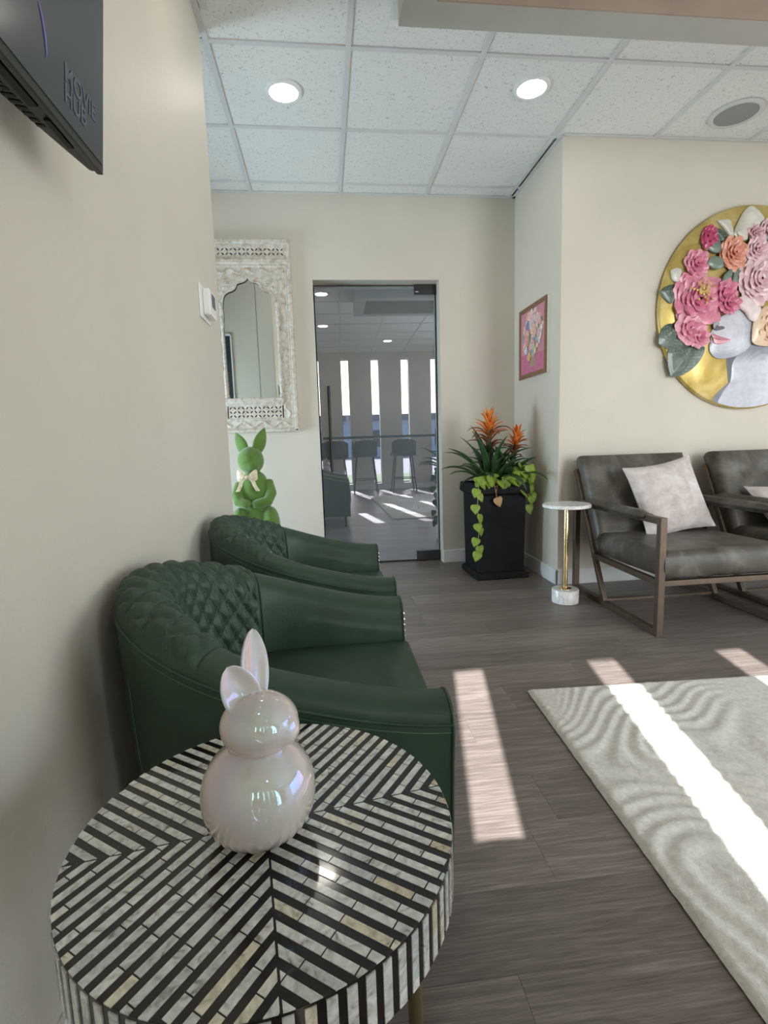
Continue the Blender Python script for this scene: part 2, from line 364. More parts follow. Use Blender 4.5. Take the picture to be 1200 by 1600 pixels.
# ceiling: lay-in tiles between metal tees
ce = struct(MB().box((XA-T, YW-T, HC+0.03), (XR+T, YB+T, HC+0.13)).build('ceiling', 'trim_white'), 'suspended ceiling of fissured white tiles')
GX, GY, GS = -0.425214, 2.544607, 0.6096
def edges(g0, lo, hi):
    k = math.ceil((lo-g0)/GS-1e-6); e = [lo]
    while g0+k*GS < hi-0.01:
        if g0+k*GS > lo+0.01: e.append(g0+k*GS)
        k += 1
    return e+[hi]
ex, ey = edges(GX, XA, XR), edges(GY, YW, YB)
def in_room(x, y):
    if x < XL and y < YE: return False
    if x > XT+0.0 and y > YT: return False
    return True
tile_meshes = {}
for i in range(len(ex)-1):
    for j in range(len(ey)-1):
        x0, x1, y0, y1 = ex[i], ex[i+1], ey[j], ey[j+1]
        if x1 <= XL+0.03 and y1 <= YE: continue
        if x0 >= XT-0.06 and y0 >= YT-0.02: continue
        key = (round(x1-x0, 3), round(y1-y0, 3))
        if key not in tile_meshes:
            hx, hy = (x1-x0)/2-0.004, (y1-y0)/2-0.004
            tile_meshes[key] = MB().box((-hx, -hy, 0.0), (hx, hy, 0.016)).mesh('tile')
        link_copy(tile_meshes[key], 'tile', 'acoustic_tile', ce, ((x0+x1)/2, (y0+y1)/2, HC+0.006))
for x in ex[1:-1]:
    y0 = YW if x > XL else YE; y1 = YT if x > XT else YB
    MB().box((x-0.012, y0, HC-0.001), (x+0.012, y1, HC+0.012)).build('main_tee', 'tee_metal', ce)
for y in ey[1:-1]:
    x0 = XL if y < YE else XA; x1 = XR if y < YT+0.05 else XT
    MB().box((x0, y-0.012, HC-0.0005), (x1, y+0.012, HC+0.012)).build('cross_tee', 'tee_metal', ce)
for a, bb in (((XA, YB-0.022), (XT, YB)), ((XT-0.022, YT), (XT, YB)), ((XT, YT-0.022), (XR, YT)), ((XL, YW), (XL+0.022, YE))):
    MB().box((*a, HC-0.0015), (*bb, HC+0.004)).build('wall_angle', 'tee_metal', ce)

DX0, DX1, DH = -0.031, 0.885, 2.106
struct(MB().box((XA, YB, 0), (DX0, YB+0.2, HC+0.02)).box((DX1, YB, 0), (XT+T, YB+0.2, HC+0.02)).box((DX0, YB, DH), (DX1, YB+0.2, HC+0.02)).build('wall_back', 'wall_paint'), 'greige wall with the glass door and carved mirror')
struct(MB().box((XL-0.16, YW, 0), (XL, YE, HC+0.02)).build('wall_left', 'wall_paint', bevel=0.006), 'greige left wall carrying the television')
struct(MB().box((XA, YE-0.15, 0), (-1.76, YE, HC+0.02)).box((-0.84, YE-0.15, 0), (XL-0.15, YE, HC+0.02)).box((-1.76, YE-0.15, 2.02), (-0.84, YE, HC+0.02)).build('wall_alcove', 'wall_paint'), 'wall seen only in the carved mirror')
struct(MB().prism([(XT, YT), (XR+T, YT), (XR+T, YT+0.15), (XT+T, YT+0.15), (XT+T, YB+0.05), (XT, YB+0.05)], lambda x, y, z: (x, y, z), 0, HC+0.02).build('wall_right', 'wall_paint', bevel=0.004), 'off-white wall stepping forward behind the round artwork')
# side wall with a broad window, alcove wall with a window, window wall with tall slots
struct(MB().box((XR, YW, 0), (XR+T, -1.0, HC+0.02)).box((XR, 2.2, 0), (XR+T, YT+0.1, HC+0.02)).box((XR, -1.0, 0), (XR+T, 2.2, 0.1)).box((XR, -1.0, 1.9), (XR+T, 2.2, HC+0.02)).build('wall_side', 'wall_paint'), 'wall with a broad window outside the frame')
struct(MB().box((XA-T, YE-0.15, 0), (XA, 2.8, HC+0.02)).box((XA-T, 3.7, 0), (XA, YB+0.2, HC+0.02)).box((XA-T, 2.8, 0), (XA, 3.7, 0.25)).box((XA-T, 2.8, 1.8), (XA, 3.7, HC+0.02)).build('wall_alcove_end', 'wall_paint'), 'alcove end wall with a window')
slots = [(-0.40, -0.25), (0.18, 0.33), (0.77, 0.92), (1.36, 1.51), (1.95, 2.10)]
ENT = (2.5, 4.4)                  # added glazed entrance beside the slots, there to light the back walls
WZ0, WZ1 = 0.12, 2.56
mb = MB(); px = XL-0.16
for a, bb in slots+[ENT, (XR+T, XR+T)]:
    if a > px: mb.box((px, YW-0.15, 0), (a, YW, HC+0.02))
    if bb > a: mb.box((a, YW-0.15, 0), (bb, YW, WZ0 if a < 2.2 else 0.04)); mb.box((a, YW-0.15, WZ1), (bb, YW, HC+0.02))
    px = bb
struct(mb.build('wall_front', 'wall_paint'), 'wall of tall slot windows reflected in the glass door')
wi = 1
for a, bb in slots:
    o = MB().box((a, YW-0.147, WZ0), (a+0.004, YW-0.13, WZ1)).box((bb-0.004, YW-0.147, WZ0), (bb, YW-0.13, WZ1)).box((a, YW-0.147, WZ0), (bb, YW-0.13, WZ0+0.02)).box((a, YW-0.147, WZ1-0.008), (bb, YW-0.13, WZ1)).build('window_%d' % wi, 'black_metal')
    struct(o, 'tall narrow slot window seen in the glass door reflection'); wi += 1
    MB().box((a+0.003, YW-0.142, WZ0+0.01), (bb-0.003, YW-0.138, WZ1-0.004)).build('pane', 'clear_pane', o)
def big_window(n, x, y0, y1, z0, z1, muls):
    mb = MB()
    mb.box((x-0.03, y0, z0), (x+0.03, y0+0.05, z1)).box((x-0.03, y1-0.05, z0), (x+0.03, y1, z1)).box((x-0.03, y0, z0), (x+0.03, y1, z0+0.05)).box((x-0.03, y0, z1-0.05), (x+0.03, y1, z1))
    for q in range(1, muls): yy = lerp(y0, y1, q/muls); mb.box((x-0.03, yy-0.02, z0), (x+0.03, yy+0.02, z1))
    o = struct(mb.build('window_%d' % n, 'trim_white'), 'window frame outside the picture')
    MB().box((x-0.003, y0+0.03, z0+0.03), (x+0.003, y1-0.03, z1-0.03)).build('pane', 'clear_pane', o)
o = MB()
for a in (ENT[0], (ENT[0]+ENT[1])/2-0.03, ENT[1]-0.06): o.box((a, YW-0.10, 0.04), (a+0.06, YW-0.05, WZ1))
o = struct(o.box((ENT[0], YW-0.10, 0.04), (ENT[1], YW-0.05, 0.12)).box((ENT[0], YW-0.10, WZ1-0.08), (ENT[1], YW-0.05, WZ1)).build('door_added', 'black_metal'), 'added glazed entrance outside the picture, lets in fill light')
MB().box((ENT[0]+0.03, YW-0.078, 0.08), (ENT[1]-0.03, YW-0.072, WZ1-0.04)).build('pane', 'clear_pane', o); wi += 1
big_window(wi, XR+0.06, -1.0, 2.2, 0.1, 1.9, 3); big_window(wi+1, XA-0.06, 2.8, 3.7, 0.25, 1.8, 1)
# baseboards
bt = 0.013; bh = 0.10
def board(name, lo, hi): struct(MB().box(lo, hi).build(name, 'trim_white', bevel=0.003), 'white baseboard')
board('baseboard_back', (DX1, YB-bt, 0), (XT, YB, bh)); board('baseboard_alcove', (XA, YB-bt, 0), (DX0, YB, bh))
board('baseboard_return', (XT-bt, YT-bt, 0), (XT, YB-bt, bh)); board('baseboard_right', (XT-bt, YT-bt, 0), (XR, YT, bh))
board('baseboard_left', (XL, YW, 0), (XL+bt, YE+bt, bh)); board('baseboard_front', (XL+bt, YW, 0), (XR, YW+bt, bh))
# hall behind the glass door
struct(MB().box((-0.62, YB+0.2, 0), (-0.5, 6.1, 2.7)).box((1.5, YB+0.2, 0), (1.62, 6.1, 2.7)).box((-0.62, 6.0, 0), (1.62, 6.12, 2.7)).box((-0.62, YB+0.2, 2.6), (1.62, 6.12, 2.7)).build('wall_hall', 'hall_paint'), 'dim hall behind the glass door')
# dark door leaf on the alcove side, seen only in the mirror
d2 = struct(MB().box((-1.75, YE-0.09, 0.005), (-0.85, YE-0.05, 2.01)).build('door_2', 'dark_door', bevel=0.004), 'dark door reflected in the carved mirror')
MB().box((-1.76, YE-0.15, 0), (-1.75, YE+0.012, 2.02)).box((-0.85, YE-0.15, 0), (-0.84, YE+0.012, 2.02)).box((-1.76, YE-0.15, 2.01), (-0.84, YE+0.012, 2.02)).build('frame', 'trim_white', d2)

# glass door, hung on two black patch fittings, a touch ajar
dr = bpy.data.objects.new('door_1', None); C.objects.link(dr); dr.location = (DX1-0.012, 4.03, 0); dr.rotation_euler = (0, 0, math.radians(-0.9))
struct(dr, 'frameless grey glass door with black patch fittings and pull bar')
wd = DX1-DX0-0.02
MB().box((-wd, -0.006, 0.012), (0, 0.006, DH-0.012)).build('glass_pane', 'door_glass', dr)
MB().box((-0.002, -0.0065, 0.012), (0.001, 0.0065, DH-0.012)).build('polished_edge', 'glass_edge', dr)
MB().box((-0.155, -0.022, DH-0.072), (0.008, 0.022, DH-0.004)).build('patch_fitting', 'black_metal', dr, bevel=0.003)
MB().box((-0.178, -0.022, 0.004), (0.008, 0.022, 0.082)).build('patch_fitting', 'black_metal', dr, bevel=0.003)
MB().box((-0.148, -0.0235, DH-0.060), (-0.125, -0.0215, DH-0.052)).build('maker_plate', 'nail_steel', dr)
hd = MB().tube([(-0.822, -0.045, 0.745), (-0.822, -0.045, 1.375)], 0.011, 12).build('pull_handle', 'black_metal', dr, smooth=40)
MB().tube([(-0.822, -0.045, 0.85), (-0.822, 0.0, 0.85)], 0.008, 10).tube([(-0.822, -0.045, 1.27), (-0.822, 0.0, 1.27)], 0.008, 10).build('standoff', 'black_metal', hd, smooth=40)

# soffit frame hanging from the ceiling at upper right
SZ = 2.50; sx0, sx1, sy0, sy1, sw = 0.349, 4.1, 1.45, 2.165, 0.12
so = bpy.data.objects.new('trim_1', None); C.objects.link(so); struct(so, 'grey soffit band framing a recessed ceiling tray')
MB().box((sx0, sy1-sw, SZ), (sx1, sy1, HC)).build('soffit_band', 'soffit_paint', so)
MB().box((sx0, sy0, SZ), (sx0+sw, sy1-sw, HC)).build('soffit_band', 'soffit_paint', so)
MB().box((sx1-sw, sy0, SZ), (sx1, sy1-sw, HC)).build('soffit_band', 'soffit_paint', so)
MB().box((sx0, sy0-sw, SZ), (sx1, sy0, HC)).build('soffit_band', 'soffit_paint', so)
MB().box((sx0+sw, sy1-sw-0.006, SZ+0.001), (sx1-sw, sy1-sw, HC)).build('tray_lining', 'soffit_wood', so)
for xa in (0.357, -0.409): MB().box((xa, 1.5, HC-0.004), (xa+0.024, 2.372, HC+0.002)).build('edge_angle', 'tee_metal', so)

# ------------------------------------------------------------------ ceiling fittings
def downlight(x, y, label):
    t = thing('downlight', label, 'ceiling light', (x, y, HC), group='round ceiling downlights')
    MB().lathe([(0.068, 0.006), (0.070, -0.004), (0.078, -0.007), (0.088, -0.004), (0.090, 0.006)], 40).build('trim_ring', 'white_plastic', t, smooth=50)
    MB().lathe([(0.0001, -0.0045), (0.069, -0.0045), (0.069, 0.004), (0.0001, 0.004)], 40).build('diffuser', 'lamp_glow', t)
downlight(-0.12, 2.855, 'round ceiling downlight left of the glass door, nearer the left wall')
downlight(1.108, 2.75, 'round ceiling downlight above the potted plant side of the room')
downlight(-0.03, 1.70, 'round downlight above the green armchairs, topmost in the door reflection')
downlight(-0.07, 0.02, 'round downlight second from top in the door reflection')
downlight(1.0, -1.2, 'round downlight lowest in the door reflection, above the bar stools')
t = thing('ceiling_speaker', 'round grey ceiling speaker with pale rim above the round artwork', 'speaker', (2.327, 2.883, HC))
MB().lathe([(0.105, 0.004), (0.107, -0.006), (0.125, -0.008), (0.132, -0.003), (0.132, 0.004)], 48).build('rim', 'tee_metal', t, smooth=50)
MB().lathe([(0.0001, -0.005), (0.108, -0.004), (0.108, 0.003), (0.0001, 0.003)], 48).build('grille', 'grey_mesh', t)

# ------------------------------------------------------------------ television on the left wall
def television():
    t = thing('television', 'black flat television tilted out from the left wall, upper left corner', 'television')
    y0, y1, zb, zt = -0.16, 0.972, 1.402, 2.06
    tilt = 0.10
    def pt(d, y, z): return Vector((-0.342+(z-zb)*tilt-d, y, z+d*tilt))     # d: distance behind the screen face
    def slab(d0, d1, ya, yb, za, zc):
        vs = [pt(d, y, z) for d in (d0, d1) for y in (ya, yb) for z in (za, zc)]
        return vs, [(0, 1, 3, 2), (4, 6, 7, 5), (0, 4, 5, 1), (2, 3, 7, 6), (0, 2, 6, 4), (1, 5, 7, 3)]
    MB().add(*slab(0.0, 0.010, y0, y1, zb, zt)).build('bezel', 'black_plastic', t, bevel=0.002)
    MB().add(*slab(-0.0012, 0.001, y0+0.006, y1-0.006, zb+0.013, zt-0.006)).build('screen', 'tv_screen', t)
    # back shell swelling towards the middle
    def shell_(u, v):
        y = lerp(y0+0.002, y1-0.002, u); e = min(u, 1-u)*2
        th = 0.012+0.058*math.sin(min(1, e*1.25)*PI/2)**1.0
        k = v*2*PI; cx, cz = math.cos(k), math.sin(k)
        sq = lambda q: math.copysign(abs(q)**0.14, q)
        zc = (zb+zt)/2; hz = (zt-zb)/2-0.004
        return pt(0.010+th/2*(1-sq(cx)), y, zc+sq(cz)*hz*(1-0.0*v))
    vs = MB(); vs.grid(lambda u, v: shell_(u, v), 40, 33); sh = vs.build('back_shell', 'black_plastic', t, smooth=50)
    mb = MB()
    for k in range(70):
        u = 0.10+0.80*k/70; y = lerp(y0, y1, u); e = min(u, 1-u)*2; th = 0.012+0.058*math.sin(min(1, e*1.25)*PI/2)
        mb.add(*slab(0.014+th*0.42, 0.012+th*0.78, y, y+0.006, zb+0.0030, zb+0.009))
    mb.build('vent_slot', 'tv_vent', sh)
    MB().add(*slab(0.014, 0.026, 0.66, 0.80, zb+0.0015, zb+0.006)).add(*slab(0.014, 0.022, 0.83, 0.90, zb+0.0015, zb+0.006)).build('port_recess', 'tv_vent', sh)
    MB().box((XL, 0.25, 1.60), (-0.385, 0.55, 1.85)).build('wall_bracket', 'black_metal', t)
    for txt, zz in (('MOVIE', 1.464), ('HUB', 1.438)):
        cu = bpy.data.curves.new('lettering', 'FONT'); cu.body = txt; cu.size = 0.034; cu.extrude = 0.0; cu.offset = 0.0008
        tmp = bpy.data.objects.new('lettering', cu); C.objects.link(tmp); bpy.context.view_layer.update()
        me = bpy.data.meshes.new_from_object(tmp.evaluated_get(bpy.context.evaluated_depsgraph_get())); bpy.data.objects.remove(tmp)
        o = bpy.data.objects.new('lettering', me); C.objects.link(o); o.parent = t; me.materials.clear(); me.materials.append(MATS['screen_print'])
        yy = 0.838; p = pt(-0.0020, yy, zz)
        ux = Vector((0, 1, 0)); uy = Vector((tilt, 0, 1)).normalized(); uz = ux.cross(uy)
        o.matrix_world = Matrix(((ux.x, uy.x, uz.x, p.x), (ux.y, uy.y, uz.y, p.y), (ux.z, uy.z, uz.z, p.z), (0, 0, 0, 1)))
        o['label'] = 'faint grey lettering on the screen'
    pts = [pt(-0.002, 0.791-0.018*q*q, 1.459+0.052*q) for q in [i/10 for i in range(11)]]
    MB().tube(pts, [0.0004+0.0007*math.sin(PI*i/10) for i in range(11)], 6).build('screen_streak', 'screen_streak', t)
television()

# ------------------------------------------------------------------ thermostat
t = thing('thermostat', 'small white thermostat on the left wall near its corner', 'thermostat', (XL, 2.19, 1.50))
MB().box((0, -0.098, -0.062), (0.006, 0.075, 0.062)).build('wall_plate', 'white_plastic', t, bevel=0.003)
bd = MB().box((0.006, -0.060, -0.046), (0.034, 0.062, 0.052)).build('body', 'white_plastic', t, bevel=0.007, seg=3)
MB().box((0.0335, -0.028, -0.012), (0.0352, 0.034, 0.038)).build('display', 'lcd', bd)

# ------------------------------------------------------------------ carved mirror
def vesica_cell(mb, cx, cz, s, flip, y, depth):
    n = 12; out = []; inn = []
    for k in range(n):
        a = 2*PI*(k+0.5)/n; c_, s_ = math.cos(a), math.sin(a); q = max(abs(c_), abs(s_))
        out.append((cx+c_/q*s/2, cz+s_/q*s/2))
        l = 0.43*s*c_; wv = 0.17*s*s_*(1-0.45*c_*c_)
        d = PI/4*(1 if flip else -1)
        inn.append((cx+l*math.cos(d)-wv*math.sin(d), cz+l*math.sin(d)+wv*math.cos(d)))
    # rotate the inner loop so it pairs with the nearest outer points
    best = min(range(n), key=lambda r: sum((out[k][0]-inn[(k+r) % n][0])**2+(out[k][1]-inn[(k+r) % n][1])**2 for k in range(n)))
    inn = [inn[(k+best) % n] for k in range(n)]
    vs = [(x, y, z) for x, z in out]+[(x, y, z) for x, z in inn]+[(x, y+depth, z) for x, z in inn]
    fs = [(k, (k+1) % n, n+(k+1) % n, n+k) for k in range(n)]+[(n+k, n+(k+1) % n, 2*n+(k+1) % n, 2*n+k) for k in range(n)]
    mb.add(vs, fs)
def relief(mb, x0, x1, z0, z1, y, amp, vertical, seed, per=0.055):
    Lg, Wd = (z1-z0, x1-x0) if vertical else (x1-x0, z1-z0)
    nl, nw = max(8, int(Lg/0.0045)), max(6, int(Wd/0.0045))
    def fn(u, v):
        a = u*Lg; c_ = (v-0.5)*2
        edge = min(1, (1-abs(c_))*6)*min(1, min(u, 1-u)*Lg/0.006)
        stem = math.exp(-((c_-0.55*math.sin(a*PI/per))/0.22)**2)
        ph = (a/per) % 1.0-0.5; sg = 1 if int(a/per) % 2 else -1
        leaf = math.exp(-(((ph)/0.30)**2+((c_+sg*0.42)/0.42)**2))*(0.6+0.4*math.cos(math.atan2(c_+sg*0.42, ph)*6))
        h = amp*edge*max(stem, leaf)+0.0003*noise.noise(Vector((a*160, c_*7, seed)))
        return (x0+v*Wd, y-h, z0+a) if vertical else (x0+a, y-h, z0+v*Wd)
    mb.grid(fn, nl, nw)
def mirror():
    cx = -0.478; t = thing('carved_mirror', 'tall whitewashed carved wood mirror with arched glass beside the glass door', 'mirror', (cx, YB, 1.045))
    yb = 0.0
    def B(name, x0, x1, z0, z1, d0, d1, m='whitewash', bev=0.003, par=None): return MB().box((x0, -d1, z0), (x1, -d0, z1)).build(name, m, par or t, bevel=bev)
    W = 0.301; H = 1.316
    B('back_board', -W+0.006, W-0.006, 0.006, H-0.006, 0.001, 0.012, 'black_wood')
    B('glass', -0.20, 0.20, 0.22, 1.10, 0.0125, 0.016, 'mirror_glass', 0)
    for s in (-1, 1):
        x = sorted((s*0.270, s*W)); B('outer_moulding', x[0], x[1], 0.0, 1.17, 0.001, 0.042, bev=0.008)
        x = sorted((s*0.258, s*0.270)); B('bead', x[0], x[1], 0.03, 1.15, 0.001, 0.034, bev=0.004)
        x = sorted((s*0.198, s*0.258)); p = B('carved_border', x[0], x[1], 0.088, 1.135, 0.001, 0.026, bev=0.001)
        mb = MB(); relief(mb, x[0], x[1], 0.10, 1.135, -0.0262, 0.0075, True, 3.1*s); mb.build('scroll_carving', 'whitewash', p, smooth=60)
        # colonette
        xc = s*0.192
        prof = [(0.009, 0.0), (0.015, 0.004), (0.015, 0.02), (0.010, 0.028), (0.012, 0.04), (0.0135, 0.10), (0.0115, 0.17), (0.014, 0.18), (0.010, 0.19), (0.0095, 0.36), (0.009, 0.49), (0.0135, 0.497), (0.0135, 0.51), (0.010, 0.52), (0.0145, 0.56), (0.013, 0.60), (0.009, 0.615), (0.014, 0.625), (0.014, 0.65)]
        MB().lathe(prof, 14, (xc, -0.030, 0.245)).build('colonette', 'whitewash', t, smooth=40)
    # top section with pierced panel
    B('top_rail', -W, W, 1.282, 1.316, 0.001, 0.050, bev=0.008)
    B('mid_rail', -W-0.002, W+0.002, 1.150, 1.190, 0.001, 0.046, bev=0.010)
    for s in (-1, 1):
        x = sorted((s*0.272, s*W)); B('end_stile', x[0], x[1], 1.185, 1.285, 0.001, 0.040, bev=0.005)
    def pierced(name, n, rows, s, x0, zc):
        mb = MB(); z0 = zc-rows*s/2
        for i in range(n):
            for j in range(rows): vesica_cell(mb, x0+(i+0.5)*s, z0+(j+0.5)*s, s, (i+j) % 2 == 0, -0.030, 0.014)
        o = mb.build(name, 'whitewash', t); return o
    s1 = 0.0287; pierced('pierced_panel', 18, 2, s1, -9*s1, 1.236)
    B('panel_fillet', -0.272, 0.272, 1.264, 1.284, 0.001, 0.034); B('panel_fillet', -0.272, 0.272, 1.188, 1.208, 0.001, 0.034)
    for s in (-1, 1): x = sorted((s*9*s1, s*0.273)); B('panel_fillet', x[0], x[1], 1.2, 1.27, 0.001, 0.034)
    # carved band above the arch
    B('upper_moulding', -W+0.004, W-0.004, 1.132, 1.152, 0.001, 0.036, bev=0.006)
    p = B('carved_border', -0.258, 0.258, 1.080, 1.134, 0.001, 0.026, bev=0.001)
    mb = MB(); relief(mb, -0.255, 0.255, 1.082, 1.132, -0.0262, 0.0075, False, 9.0); mb.build('scroll_carving', 'whitewash', p, smooth=60)
    # cusped arch
    half = catmull([(0, 0), (0.012, -0.020), (0.035, -0.034), (0.062, -0.040), (0.080, -0.050)], 9)[:-1]+catmull([(0.080, -0.050), (0.084, -0.066), (0.096, -0.082), (0.117, -0.094)], 7)[:-1]+catmull([(0.117, -0.094), (0.142, -0.102), (0.166, -0.122), (0.178, -0.150), (0.181, -0.185)], 9)
    ap = 1.072
    arch = [(-x, z) for x, z in reversed(half)]+[tuple(q) for q in half[1:]]
    mb = MB(); n = len(arch); vs = []
    for x, z in arch: vs += [(x, -0.014, ap+z), (x, -0.030, ap+z), (x, -0.030, 1.081), (x, -0.014, 1.081)]
    fs = []
    for k in range(n-1):
        a = 4*k; fs += [(a, a+1, a+5, a+4), (a+1, a+2, a+6, a+5), (a+2, a+3, a+7, a+6)]
    mb.add(vs, fs)
    for s in (-1, 1): x = sorted((s*0.181, s*0.2)); mb.box((x[0], -0.030, ap-0.185), (x[1], -0.014, 1.081))
    sp = mb.build('arch', 'whitewash', t)
    MB().tube([(x, -0.031, ap+z-0.001) for x, z in arch], 0.0052, 8).build('arch_bead', 'whitewash', sp, smooth=60)
    for s in (-1, 1):
        mb = MB()
        for k in range(6):
            a = k*PI/3; mb.ell((s*0.135+0.016*math.cos(a), -0.031, ap-0.038+0.016*math.sin(a)), (0.0085, 0.005, 0.0085), 10)
        mb.ell((s*0.135, -0.033, ap-0.038), (0.008, 0.006, 0.008), 10)
        for q, (dx, dz, r) in enumerate(((0.165, -0.075, 0.012), (0.172, -0.105, 0.008), (0.092, -0.022, 0.009), (0.165, -0.02, 0.011), (0.115, -0.07, 0.008), (0.06, -0.014, 0.007))):
            mb.ell((s*dx, -0.030, ap+dz), (r, 0.006, r*0.7), 10)
        mb.build('spandrel_flower', 'whitewash', sp, smooth=60)
    # sill, lower pierced panel and lower carved band
    B('sill', -0.205, 0.205, 0.205, 0.245, 0.001, 0.040, bev=0.006)
    s2 = 0.0292; pierced('pierced_panel', 13, 3, s2, -6.5*s2, 0.146)
    B('panel_fillet', -0.198, 0.198, 0.190, 0.207, 0.001, 0.032); B('panel_fillet', -0.198, 0.198, 0.088, 0.102, 0.001, 0.032)
    p = B('carved_border', -0.270, 0.270, 0.022, 0.092, 0.001, 0.026, bev=0.001)
    mb = MB(); relief(mb, -0.268, 0.268, 0.024, 0.090, -0.0262, 0.0075, False, 5.0, 0.07); mb.build('scroll_carving', 'whitewash', p, smooth=60)
    B('bottom_rail', -W, W, 0.0, 0.024, 0.001, 0.042, bev=0.006)
mirror()

# ------------------------------------------------------------------ green flocked rabbit on a low stand
def green_rabbit():
    base = 0.30; gx, gy = -0.468, 3.50
    st = thing('low_stand', 'low white stand hidden behind the far green armchair', 'stand', (gx, gy, 0))
    MB().lathe([(0.155, 0.272), (0.16, 0.276), (0.16, 0.296), (0.155, 0.30)], 40).build('top', 'trim_white', st, smooth=40)
    for k in range(3):
        a = k*2*PI/3+0.4; MB().tube([(0.11*math.cos(a), 0.11*math.sin(a), 0.273), (0.14*math.cos(a), 0.14*math.sin(a), 0.0)], [0.013, 0.009], 10).build('leg', 'trim_white', st, smooth=40)
    t = thing('rabbit_statue', 'large green flocked rabbit statue with a bow standing below the carved mirror', 'statue', (gx, gy, base+0.012))
    Rz = lambda a: Matrix.Rotation(a, 3, 'Z')
    mb = MB()
    mb.ell((0, 0, 0.125), (0.134, 0.115, 0.135), 24)               # hips
    mb.ell((0.0, -0.005, 0.30), (0.105, 0.088, 0.17), 24)          # torso
    mb.ell((0, 0.0, 0.40), (0.085, 0.075, 0.08), 20)               # shoulders
    mb.ell((-0.012, -0.018, 0.545), (0.085, 0.085, 0.090), 24)     # head
    mb.ell((0.002, -0.066, 0.522), (0.050, 0.042, 0.044), 16)      # muzzle
    for s in (-1, 1):
        mb.ell((s*0.098, -0.048, 0.13), (0.058, 0.085, 0.115), 20)   # thigh
        mb.ell((s*0.075, -0.115, 0.028), (0.042, 0.075, 0.030), 16)  # foot
    mb.tube([(0.086, -0.01, 0.405), (0.108, -0.055, 0.33), (0.092, -0.10, 0.285), (0.022, -0.118, 0.270)], [0.036, 0.038, 0.034, 0.030], 14)
    mb.ell((0.018, -0.120, 0.270), (0.031, 0.028, 0.028), 14)
    mb.tube([(-0.088, -0.02, 0.395), (-0.108, -0.06, 0.325), (-0.092, -0.10, 0.282), (-0.050, -0.118, 0.272)], [0.034, 0.036, 0.033, 0.030], 14)
    mb.ell((-0.046, -0.120, 0.272), (0.031, 0.028, 0.028), 14)
    mb.ell((0, 0.11, 0.08), (0.045, 0.045, 0.045), 14)
    o = mb.build('body', 'flock_green', t, smooth=180)
    r = o.modifiers.new('remesh', 'REMESH'); r.mode = 'VOXEL'; r.voxel_size = 0.0055; r.use_smooth_shade = True
    s = o.modifiers.new('smooth', 'SMOOTH'); s.iterations = 5; s.factor = 0.5
    def ear(tip, root, wd, tw):
        tip, root = Vector(tip), Vector(root); d = tip-root; ax = d.normalized(); sd = Matrix.Rotation(tw, 3, 'Z') @ Vector((1, 0, 0)); sd = (sd-ax*sd.dot(ax)).normalized(); nn = sd.cross(ax)
        def fn(u, v):
            k = u*2*PI; lw = wd*math.sin(PI*min(1, 0.16+0.84*v)**0.85)**0.8
            if v > 0.995: lw = 0.001
            cup = -0.35 if math.sin(k) < 0 else 1
            return root+d*v+sd*math.cos(k)*lw+nn*math.sin(k)*lw*0.42*(cup*-1 if cup < 0 else 1)*(1 if math.sin(k) > 0 else 0.55*(abs(math.cos(k))))
        mbe = MB(); mbe.grid(fn, 22, 16, closeu=True); return mbe.build('ear', 'flock_green', t, smooth=180)
    ear((-0.103, 0.02, 0.728), (-0.045, -0.005, 0.60), 0.044, -0.5)
    ear((0.085, 0.02, 0.756), (0.026, -0.01, 0.60), 0.048, 0.7)
    # bow tie
    b = MB()
    yb = -0.103
    b.ell((-0.030, yb-0.012, 0.442), (0.015, 0.010, 0.014), 12)
    def loop(sx):
        def fn(u, v):
            k = u*2*PI; xx = 0.012+0.052*v; hh = 0.010+0.026*math.sin(min(1, v*1.25)*PI/2)*(1 if v < 0.9 else 1-(v-0.9)*4)
            return Vector((-0.030+sx*xx, yb-0.010-0.008*math.cos(k)+0.02*v*v, 0.445+0.010*v+hh*math.sin(k)))
        b.grid(fn, 14, 9, closeu=True)
    loop(-1); loop(1)
    def tail(sx):
        pts = [(-0.030+sx*0.014, 0.438), (-0.030+sx*0.036, 0.415), (-0.030+sx*0.046, 0.385), (-0.030+sx*0.064, 0.352)]
        for k in range(3):
            (x0, z0), (x1, z1) = pts[k], pts[k+1]; w_ = 0.013
            b.add([(x0-w_, yb-0.010, z0), (x0+w_, yb-0.012, z0), (x1+w_, yb-0.012, z1), (x1-w_, yb-0.010, z1), (x0-w_, yb-0.004, z0), (x0+w_, yb-0.006, z0), (x1+w_, yb-0.006, z1), (x1-w_, yb-0.004, z1)], [(0, 1, 2, 3), (7, 6, 5, 4), (0, 3, 7, 4), (1, 5, 6, 2), (0, 4, 5, 1), (3, 2, 6, 7)])
    tail(-1); tail(1)
    b.build('bow', 'ribbon', t, smooth=50)
green_rabbit()

